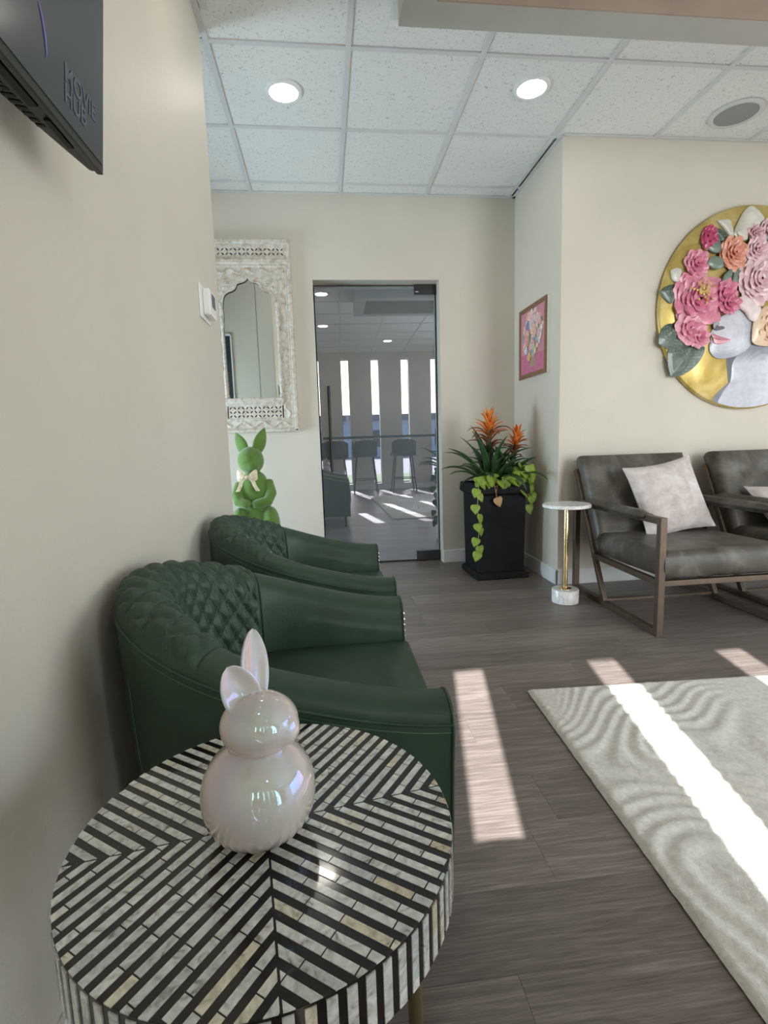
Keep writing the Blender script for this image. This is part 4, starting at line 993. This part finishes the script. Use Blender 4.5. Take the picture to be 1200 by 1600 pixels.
def pothos():
    rg = random.Random(4); t = thing('trailing_vine', 'lime green heart leaf vine trailing over the black planter rim', 'plant', (PX, PY, PH))
    me = heart(0.060); me.materials.append(MATS['leaf_lime']); dry = heart(0.058); dry.materials.append(MATS['leaf_dry'])
    def put(p, az, tilt, s, m=me):
        o = bpy.data.objects.new('leaf', m); C.objects.link(o); o.parent = t; o.location = p; o.scale = (s, s, s)
        o.rotation_euler = (tilt, rg.uniform(-0.3, 0.3), az)
    def vine(pts, n, s0, s1, face, spread=0.02):
        P = [Vector(q) for q in catmull(pts, 24)]
        MB().tube(P, 0.0026, 6).build('stem', 'stem_green', t, smooth=60)
        for k in range(n):
            q = P[int((k+0.6)/n*23)]; sd = 1 if k % 2 else -1
            put(q+Vector((sd*spread*rg.uniform(0.4, 1)*math.cos(face), sd*spread*math.sin(face)-0.012*math.cos(face), 0.01)), face+sd*rg.uniform(0.1, 0.7), PI/2-rg.uniform(0.05, 0.5), lerp(s0, s1, k/n)*rg.uniform(0.85, 1.1))
    f = -0.196                                 # front face of the planter
    vine([(-0.10, -0.10, 0.0), (-0.150, -0.165, 0.035), (-0.172, -0.215, -0.03), (-0.178, -0.215, -0.16), (-0.165, -0.212, -0.28), (-0.180, -0.212, -0.40), (-0.165, -0.212, -0.475)], 13, 0.9, 1.15, 0.0, 0.026)
    vine([(0.10, -0.05, 0.0), (0.19, -0.10, 0.05), (0.222, -0.13, -0.03), (0.218, -0.14, -0.13), (0.212, -0.13, -0.20)], 12, 1.15, 0.9, 0.6, 0.03)
    vine([(0.12, 0.02, 0.0), (0.20, 0.0, 0.03), (0.224, 0.02, -0.12), (0.215, 0.03, -0.28), (0.212, 0.0, -0.42), (0.214, -0.02, -0.46)], 7, 0.9, 0.8, 1.2, 0.02)
    # crown of leaves along the front and right rim
    for k in range(42):
        u = rg.random(); x = lerp(-0.165, 0.20, u); yv = rg.uniform(-0.215, -0.09); z = 0.010+0.045*rg.random()+(0.06*sstep((u-0.55)/0.3))*rg.random()
        put((x, yv, z), rg.uniform(-0.9, 0.9), PI/2-rg.uniform(0.25, 1.1), rg.uniform(0.95, 1.4))
    for k in range(22):
        put((rg.uniform(0.12, 0.250), rg.uniform(-0.18, 0.06), rg.uniform(-0.09, 0.14)), rg.uniform(-0.4, 1.3), PI/2-rg.uniform(0.1, 0.9), rg.uniform(0.9, 1.3))
    P = catmull([(-0.055, -0.15, 0.02), (-0.060, -0.200, 0.0), (-0.050, -0.206, -0.06), (-0.045, -0.204, -0.10)], 14)
    MB().tube([Vector(q) for q in P], 0.002, 6).build('stem', 'leaf_dry', t, smooth=60)
    P = catmull([(-0.035, -0.15, 0.02), (-0.038, -0.200, -0.02), (-0.050, -0.206, -0.05), (-0.045, -0.206, -0.09)], 14)
    MB().tube([Vector(q) for q in P], 0.0018, 6).build('stem', 'leaf_dry', t, smooth=60)
    put((-0.038, -0.212, -0.095), 0.15, PI/2-0.1, 1.15, dry)
pothos()

# ------------------------------------------------------------------ small painting on the return wall
def painting():
    y0, y1, z0, z1, dp = 3.28, 3.746, 1.359, 1.836, 0.025
    t = thing('framed_painting', 'small pink floral painting in a brown frame above the planter', 'painting', (XT, (y0+y1)/2, (z0+z1)/2))
    hy, hz = (y1-y0)/2, (z1-z0)/2
    MB().box((-dp, -hy, -hz), (0, hy, hz)).build('white_box_side', 'print_white', t, bevel=0.001)
    fw_ = 0.030
    for a in (((-dp-0.004, -hy, hz-fw_), (-dp+0.002, hy, hz)), ((-dp-0.004, -hy, -hz), (-dp+0.002, hy, -hz+fw_)), ((-dp-0.004, -hy, -hz+fw_), (-dp+0.002, -hy+fw_, hz-fw_)), ((-dp-0.004, hy-fw_, -hz+fw_), (-dp+0.002, hy, hz-fw_))):
        MB().box(*a).build('frame_bar', 'frame_wood', t)
    mb = MB(); ih, iz = hy-fw_, hz-fw_; x = -dp-0.0006
    def blob(yy, zz, r1, r2, col, k, rot=0.0, n=14):
        vs = []
        for q in range(n):
            a = 2*PI*q/n; r = 1+0.12*math.sin(3*a+k); u, v = r1*r*math.cos(a), r2*r*math.sin(a)
            py = max(-ih, min(ih, yy+u*math.cos(rot)-v*math.sin(rot))); pz = max(-iz, min(iz, zz+u*math.sin(rot)+v*math.cos(rot)))
            vs.append((x-0.00003*k, py, pz))
        mb.add(vs, [tuple(range(n))], col)
    mb.add([(x, -ih, -iz), (x, ih, -iz), (x, ih, iz), (x, -ih, iz)], [(0, 1, 2, 3)], (0.60, 0.25, 0.31))
    mb.add([(x-0.0001, -ih, -iz), (x-0.0001, ih, -iz), (x-0.0001, ih, -iz*0.35), (x-0.0001, -ih, -iz*0.45)], [(0, 1, 2, 3)], (0.56, 0.16, 0.27))
    # vase, then blossoms; local +y is away from the camera, so the far (left) side is +y
    for k in range(6): blob(-0.005, -0.155+0.022*k, 0.040-0.001*k, 0.02, (0.42, 0.28, 0.19), 4+k)
    rg = random.Random(21); cols = [(0.80, 0.42, 0.36), (0.82, 0.56, 0.50), (0.84, 0.66, 0.62), (0.78, 0.34, 0.33), (0.86, 0.60, 0.32), (0.62, 0.60, 0.62), (0.36, 0.30, 0.42), (0.22, 0.30, 0.18), (0.42, 0.46, 0.42)]
    for k in range(120):
        a = rg.random()*2*PI; r = rg.random()**0.6; yy = 0.165*r*math.cos(a); zz = 0.055+0.145*r*math.sin(a)
        blob(yy, zz, rg.uniform(0.010, 0.032), rg.uniform(0.010, 0.026), rg.choice(cols), 12+k, rg.random()*3)
    for yy, zz, r, c1, c2 in ((0.09, 0.02, 0.040, (0.84, 0.45, 0.40), (0.62, 0.16, 0.20)), (0.07, 0.11, 0.034, (0.35, 0.28, 0.45), (0.2, 0.16, 0.3)), (-0.09, 0.13, 0.034, (0.85, 0.63, 0.60), (0.66, 0.34, 0.36)), (-0.04, 0.06, 0.040, (0.82, 0.52, 0.42), (0.72, 0.30, 0.24)), (0.10, -0.05, 0.028, (0.72, 0.74, 0.80), (0.45, 0.5, 0.62)), (0.05, -0.10, 0.028, (0.84, 0.55, 0.26), (0.74, 0.36, 0.14)), (0.0, 0.15, 0.036, (0.84, 0.60, 0.60), (0.70, 0.35, 0.42)), (-0.12, 0.03, 0.030, (0.84, 0.58, 0.55), (0.60, 0.25, 0.28))):
        for q in range(5): blob(yy, zz, r*(1-q*0.17), r*(1-q*0.17), tuple(lerp(c1[i], c2[i], (q % 2)*0.7+q*0.06) for i in range(3)), 140+q, q)
    mb.build('painted_canvas', 'canvas_paint', t)
painting()

# ------------------------------------------------------------------ round gold artwork: a veiled head of flowers in low relief
def round_art():
    cx, cz, R = 2.68, 1.70, 0.612
    t = thing('round_artwork', 'round gold wall artwork of a woman with flowers covering her eyes', 'artwork', (cx, YT, cz))
    mb = MB(); n = 96; vs = []; fs = []
    rings = [(0.97, 0.0), (1.0, 0.008), (1.0, 0.024), (0.985, 0.032), (0.5, 0.032), (0.01, 0.032)]
    for k, d in rings:
        for q in range(n): a = 2*PI*q/n; vs.append((R*k*math.cos(a), -d, R*k*math.sin(a)))
    for i in range(len(rings)-1): fs += [(i*n+q, i*n+(q+1) % n, (i+1)*n+(q+1) % n, (i+1)*n+q) for q in range(n)]
    fs += [tuple((len(rings)-1)*n+q for q in range(n)), tuple(range(n))]
    mb.add(vs, fs).build('gold_disc', 'gold_leaf', t, smooth=50)
    # layout sheet units -> metres on the disc
    def S(px, py): return (0.00095375*px+0.00005365*py-0.794259, -0.0000163*px-0.00085734*py+0.696283)
    def inside(u, v):
        r = math.hypot(u, v); k = min(1, R*0.985/r) if r > 0 else 1; return u*k, v*k
    def relief_poly(name, poly, base, amp, shade, par=None, nr=7, clip=True, dense=10):
        """closed outline filled with rings towards its middle, bulging by amp; shade(u, v) gives the printed colour"""
        pts = [np.array(S(*p)) for p in poly]; pts = catmull(pts+[pts[0]], len(poly)*4+1)[:-1]
        if clip: pts = [np.array(inside(*p)) for p in pts]
        c = sum(pts)/len(pts); m_ = MB(); n_ = len(pts); vv = [(p[0], -base+0.006, p[1]) for p in pts]
        for r_ in range(nr):
            k = 1-(r_/nr)**1.3
            for p in pts: q = c+(p-c)*k; vv.append((q[0], -base-amp*(1-k**3), q[1]))
        vv.append((c[0], -base-amp, c[1]))
        m_.v = vv
        for r_ in range(nr):
            for q in range(n_):
                f_ = (r_*n_+q, r_*n_+(q+1) % n_, (r_+1)*n_+(q+1) % n_, (r_+1)*n_+q); m_.f.append(f_)
                mid = [(vv[i][0], vv[i][2]) for i in f_]; m_.c.append(shade(sum(a[0] for a in mid)/4, sum(a[1] for a in mid)/4))
        for q in range(n_): m_.f.append((nr*n_+q, nr*n_+(q+1) % n_, (nr+1)*n_)); m_.c.append(shade(c[0], c[1]))
        return m_.build(name, 'print_art', par or t, smooth=60)
    mixc = lambda a, b_, k: tuple(lerp(a[i], b_[i], max(0, min(1, k))) for i in range(3))
    pale, dusk = (0.60, 0.60, 0.69), (0.26, 0.27, 0.33)
    s1 = S(560, 1400); 
    relief_poly('dark_hair', [(608, 1120), (690, 1120), (660, 1250), (640, 1335), (628, 1330), (618, 1220)], 0.033, 0.001, lambda u, v: (0.13, 0.13, 0.16))
    relief_poly('shoulder_shadow', [(626, 1322), (660, 1320), (640, 1370), (560, 1440), (545, 1490), (505, 1465), (540, 1400)], 0.033, 0.002, lambda u, v: (0.22, 0.23, 0.27))
    relief_poly('bust', [(770, 1050), (690, 1130), (655, 1190), (642, 1310), (585, 1385), (552, 1465), (600, 1500), (760, 1512), (1000, 1490), (1250, 1350), (1210, 1260), (1060, 1200), (985, 1120), (960, 1000), (860, 1000)], 0.034, 0.014, lambda u, v: mixc(pale, dusk, 0.45*sstep((S(0, 1210)[1]-v)/-0.06)*sstep((v-S(0, 1290)[1])/0.06)*0.8+0.5*sstep((v-S(0, 1180)[1])/0.07)))
    facec = lambda u, v: mixc(mixc((0.66, 0.66, 0.73), pale, (S(0, 850)[1]-v)*5), dusk, 0.55*sstep((S(0, 1085)[1]-v)/0.05)+0.45*sstep((u-S(690, 950)[0])/0.07)+0.30*sstep((S(560, 0)[0]-u)/0.04)*sstep((v-S(0, 960)[1])/0.05))
    relief_poly('face', [(700, 800), (640, 815), (580, 850), (535, 885), (520, 915), (520, 935), (508, 950), (492, 985), (500, 1010), (496, 1035), (488, 1060), (492, 1100), (520, 1138), (565, 1150), (620, 1145), (700, 1120), (775, 1060), (800, 950), (790, 850)], 0.040, 0.014, facec)
    relief_poly('nose_shadow', [(508, 900), (530, 890), (548, 905), (540, 925), (515, 945), (505, 925)], 0.0535, 0.001, lambda u, v: (0.36, 0.37, 0.44), nr=3)
    relief_poly('nostril', [(512, 945), (528, 918), (545, 925), (572, 925), (584, 940), (556, 952), (530, 954)], 0.0545, 0.001, lambda u, v: (0.12, 0.10, 0.13), nr=3)
    relief_poly('upper_lip', [(492, 988), (510, 980), (535, 992), (570, 1002), (626, 1018), (580, 1022), (540, 1020), (505, 1010)], 0.0545, 0.004, lambda u, v: (0.55, 0.20, 0.26), nr=3)
    relief_poly('lower_lip', [(503, 1012), (540, 1022), (580, 1024), (626, 1019), (590, 1042), (545, 1052), (515, 1046)], 0.0545, 0.005, lambda u, v: (0.80, 0.36, 0.42), nr=3)
    # leaves
    def leafp(name, poly, base=0.040, tone=1.0):
        pts = [S(*p) for p in poly]; a, b_ = pts[0], pts[len(pts)//2]; dx, dz = b_[0]-a[0], b_[1]-a[1]; ln = math.hypot(dx, dz)
        def shade(u, v):
            sgn = ((u-a[0])*dz-(v-a[1])*dx)/ln; al = ((u-a[0])*dx+(v-a[1])*dz)/ln
            vein = abs(math.sin((al*1.0-abs(sgn)*0.8)*2*PI/0.045))
            c_ = mixc((0.045, 0.075, 0.055), (0.16, 0.20, 0.16), 0.9*(1-vein)**2)
            return mixc(c_, (0.22, 0.26, 0.22), 0.8 if abs(sgn) < 0.004 else (0.10 if sgn > 0 else 0))if tone == 1 else mixc(c_, (0.30, 0.38, 0.32), 0.5)
        relief_poly(name, poly, base, 0.008, shade, clip=False, nr=8)
    leafp('leaf', [(215, 1280), (195, 1180), (205, 1085), (280, 1035), (380, 1040), (455, 1070), (430, 1150), (370, 1220), (290, 1270)])
    leafp('leaf', [(133, 1050), (140, 980), (190, 915), (260, 925), (370, 1050), (300, 1075), (200, 1085)], 0.044)
    leafp('leaf', [(145, 690), (190, 655), (250, 640), (280, 690), (230, 770), (180, 740)], 0.040)
    leafp('leaf', [(515, 260), (570, 262), (625, 315), (590, 345), (540, 350), (515, 310)], 0.042)
    leafp('leaf', [(470, 385), (500, 350), (560, 352), (575, 395), (545, 425), (495, 415)], 0.050, 2)
    leafp('leaf', [(458, 500), (490, 455), (555, 460), (575, 510), (530, 538), (480, 525)], 0.062, 2)
    leafp('leaf', [(555, 640), (580, 570), (630, 535), (632, 580), (600, 615)], 0.060, 2)
    leafp('leaf', [(630, 640), (645, 560), (690, 530), (690, 590), (665, 640)], 0.058, 2)
    leafp('leaf', [(855, 300), (900, 280), (960, 320), (930, 350), (880, 345)], 0.060)
    # flowers: overlapping cupped petals, outer ring first
    def flower(name, px, py, rp, rings, cols, seed, base=0.040, lift=0.010, sq=1.0):
        rg = random.Random(seed); u0, v0 = S(px, py); rm = rp*0.0009; mbf = MB()
        for r_ in range(rings):
            k = r_/rings; rr = rm*(1-k*0.86); npet = max(3, int(9-6*k)); off = rg.random()*6
            for q in range(npet):
                a = off+2*PI*q/npet+rg.uniform(-0.15, 0.15); ln = rr*rg.uniform(0.85, 1.1); wd = rr*rg.uniform(0.62, 0.8)*(1.0 if npet > 4 else 1.2)
                c0 = mixc(cols[0], cols[1], k*0.6+rg.uniform(0, 0.4)); c1 = mixc(cols[2], cols[1], k*0.8)
                bz = base+lift*r_+rg.uniform(0, 0.003); NU, NV = 7, 6; idx = len(mbf.v)
                for i in range(NU):
                    for j in range(NV):
                        uu = i/(NU-1); vv_ = (j/(NV-1)-0.5)*2
                        L1 = ln*(0.15+0.85*uu)*(1-0.12*vv_*vv_*uu)*(1+0.02*math.sin(vv_*5+seed+q)*uu); W1 = wd*0.62*math.sin(PI*(0.22+0.60*uu))*vv_
                        x_ = u0+math.cos(a)*L1-math.sin(a)*W1; z_ = v0+(math.sin(a)*L1+math.cos(a)*W1)*sq
                        d_ = bz+0.010*uu*uu*(0.4+k)+0.012*(1-vv_*vv_)*uu-0.003*uu**4
                        mbf.v.append((x_, -d_, z_))
                for i in range(NU-1):
                    for j in range(NV-1):
                        p0 = idx+i*NV+j; mbf.f.append((p0, p0+1, p0+NV+1, p0+NV)); uu = (i+0.5)/(NU-1)
                        mbf.c.append(mixc(c1, c0, uu**0.8+rg.uniform(-0.06, 0.06)+(0.14 if j in (0, NV-2) else 0)))
        return mbf.build(name, 'print_art', t, smooth=70)
    deep, pink, rose = (0.36, 0.035, 0.12), (0.62, 0.12, 0.24), (0.82, 0.34, 0.44)
    relief_poly('white_petal', [(225, 545), (262, 530), (298, 540), (300, 610), (270, 628), (232, 605)], 0.042, 0.008, lambda u, v: (0.62, 0.61, 0.55))
    relief_poly('white_petal', [(545, 205), (600, 195), (640, 205), (662, 300), (640, 325), (600, 270)], 0.040, 0.010, lambda u, v: (0.66, 0.62, 0.54))
    relief_poly('white_petal', [(655, 290), (690, 205), (735, 130), (785, 102), (840, 140), (872, 190), (820, 245), (740, 300), (690, 320)], 0.042, 0.014, lambda u, v: mixc((0.50, 0.46, 0.38), (0.72, 0.69, 0.62), (u-S(690, 200)[0])*9+0.3))
    relief_poly('white_petal', [(670, 285), (715, 240), (748, 270), (745, 330), (700, 330)], 0.050, 0.010, lambda u, v: (0.68, 0.65, 0.59))
    flower('bud', 490, 320, 70, 3, ((0.55, 0.06, 0.16), (0.40, 0.02, 0.10), (0.30, 0.02, 0.08)), 3, 0.040, 0.006, 1.25)
    relief_poly('bud_petal', [(440, 300), (455, 255), (490, 243), (525, 260), (540, 320), (520, 385), (480, 405), (445, 395), (438, 350)], 0.048, 0.012, lambda u, v: mixc((0.36, 0.03, 0.10), (0.62, 0.09, 0.20), (u-S(440, 320)[0])*9))
    flower('peony', 398, 742, 208, 6, (rose, pink, deep), 8, 0.040, 0.0075, 1.0)
    flower('peony', 395, 500, 100, 4, (rose, pink, deep), 12, 0.046, 0.006)
    flower('peony', 585, 700, 100, 3, ((0.70, 0.20, 0.30), pink, deep), 14, 0.056, 0.006)
    flower('peony', 610, 765, 82, 3, ((0.72, 0.22, 0.32), pink, deep), 41, 0.058, 0.006)
    flower('peony', 345, 940, 118, 3, ((0.86, 0.42, 0.50), pink, deep), 15, 0.050, 0.006)
    flower('peony', 405, 1000, 82, 3, ((0.84, 0.38, 0.47), pink, deep), 17, 0.052, 0.006)
    mbs = MB(); rg = random.Random(2)
    for q in range(46):
        u, v = S(410+rg.gauss(0, 26), 695+rg.gauss(0, 42)); mbs.ell((u, -0.098-rg.random()*0.004, v), (0.008, 0.005, 0.008), 8, col=mixc((0.58, 0.34, 0.08), (0.74, 0.55, 0.22), rg.random()))
    mbs.build('stamen', 'print_art', t, smooth=60)
    flower('coral_rose', 645, 425, 112, 5, ((0.84, 0.40, 0.28), (0.74, 0.26, 0.18), (0.50, 0.12, 0.09)), 20, 0.048, 0.008, 1.05)
    blush, mauve, plum = (0.84, 0.62, 0.64), (0.70, 0.42, 0.47), (0.45, 0.16, 0.24)
    flower('blush_rose', 820, 600, 178, 6, (blush, mauve, plum), 23, 0.046, 0.008, 1.1)
    flower('blush_rose', 805, 395, 92, 4, (blush, mauve, plum), 26, 0.056, 0.007)
    flower('blush_rose', 800, 285, 62, 4, ((0.78, 0.48, 0.52), mauve, plum), 28, 0.046, 0.007)
    flower('blush_rose', 905, 265, 85, 4, (blush, mauve, plum), 29, 0.046, 0.007)
    relief_poly('blush_petal', [(650, 755), (690, 722), (740, 712), (800, 760), (838, 800), (812, 885), (760, 880), (725, 830), (690, 800)], 0.058, 0.012, lambda u, v: mixc((0.78, 0.58, 0.60), (0.86, 0.74, 0.74), (u-S(650, 800)[0])*6))
    relief_poly('peach_petal', [(785, 900), (835, 810), (900, 780), (980, 820), (1000, 950), (940, 1050), (860, 1062), (785, 1040), (778, 970)], 0.056, 0.016, lambda u, v: mixc((0.86, 0.66, 0.48), (0.70, 0.34, 0.20), (u-S(800, 900)[0])*5))
    flower('peach_rose', 930, 930, 120, 4, ((0.86, 0.62, 0.44), (0.78, 0.45, 0.28), (0.6, 0.25, 0.14)), 33, 0.060, 0.007)
    flower('peony', 1080, 480, 200, 5, (rose, pink, deep), 35, 0.044, 0.008); flower('blush_rose', 1120, 760, 170, 5, (blush, mauve, plum), 37, 0.044, 0.008)
    flower('coral_rose', 1000, 280, 110, 4, ((0.84, 0.40, 0.28), (0.74, 0.26, 0.18), (0.50, 0.12, 0.09)), 39, 0.046, 0.008)
    leafp('leaf', [(1180, 560), (1280, 520), (1340, 600), (1260, 660), (1190, 630)]); leafp('leaf', [(1100, 930), (1180, 900), (1240, 980), (1160, 1040), (1100, 1000)])
round_art()

# ------------------------------------------------------------------ the end of the room behind the camera (seen in the glass door)
def bar_table():
    t = thing('bar_table', 'long dark bar table under the slot windows, reflected in the glass door', 'table', (1.05, -2.03, 0))
    MB().box((-1.25, -0.24, 1.02), (1.25, 0.24, 1.065)).build('top', 'bar_wood', t, bevel=0.004)
    for sx in (-1.12, 1.12):
        for sy in (-0.18, 0.18): MB().box((sx-0.025, sy-0.025, 0), (sx+0.025, sy+0.025, 1.02)).build('leg', 'black_metal', t)
bar_table()
def bar_stool():
    t = thing('bar_stool', '', 'stool', group='dark upholstered bar stools')
    MB().box((-0.22, -0.20, 0.68), (0.22, 0.20, 0.745)).build('seat', 'stool_fabric', t, bevel=0.02, seg=3)
    def back(u, v): x = (u-0.5)*0.45; return Vector((x, 0.205-0.9*x*x+0.03*v, 0.70+v*0.29-0.05*abs(2*u-1)**3*v))
    o = MB().grid(back, 14, 8).build('backrest', 'stool_fabric', t, smooth=180); sm = o.modifiers.new('thickness', 'SOLIDIFY'); sm.thickness = 0.035
    for sx in (-1, 1):
        for sy in (-1, 1): MB().tube([(sx*0.15, sy*0.14, 0.69), (sx*0.22, sy*0.21, 0)], [0.014, 0.010], 8).build('leg', 'black_metal', t, smooth=60)
    MB().tube([(-0.196, -0.186, 0.26), (0.196, -0.186, 0.26), (0.196, 0.186, 0.26), (-0.196, 0.186, 0.26)], 0.008, 8, close=True).build('foot_rail', 'black_metal', t, smooth=60)
    return t
bs = bar_stool(); bs.location = (0.56, -1.72, 0); bs['label'] = 'dark bar stool left of the two at the bar table, reflected in the glass door'
b2 = copy_tree(bs); b2.location = (1.28, -1.72, 0); b2['label'] = 'dark bar stool right of the two at the bar table, reflected in the glass door'
blocker_stool = copy_tree(bs); blocker_stool.location = (0.02, -0.90, 0); blocker_stool['label'] = 'added dark bar stool behind the camera, blocks the nearest floor sun patch'  # stool added behind the camera so its back cuts off the sun patch
# outdoors, seen through the slot windows
gr = struct(MB().box((-60, -80, -0.2), (60, YW-0.9, -0.12)).build('ground', 'asphalt'), 'asphalt ground outdoors')
struct(MB().box((-60, -9, -0.118), (60, YW-0.9, -0.10)).build('ground_lawn', 'grass'), 'strip of lawn outdoors')
nb = thing('neighbour_building', 'low grey building across the street seen through the slot windows', 'building', (0, -30, -0.12))
MB().box((-25, -6, 0), (25, 0, 2.6)).build('wall', 'far_render', nb); MB().box((-25.4, -6.4, 2.6), (25.4, 0.4, 3.0)).build('roof', 'far_roof', nb)
for k in range(10): MB().box((-23+k*5, -0.02, 0.7), (-21+k*5, 0.03, 1.9)).build('window', 'dark_door', nb)
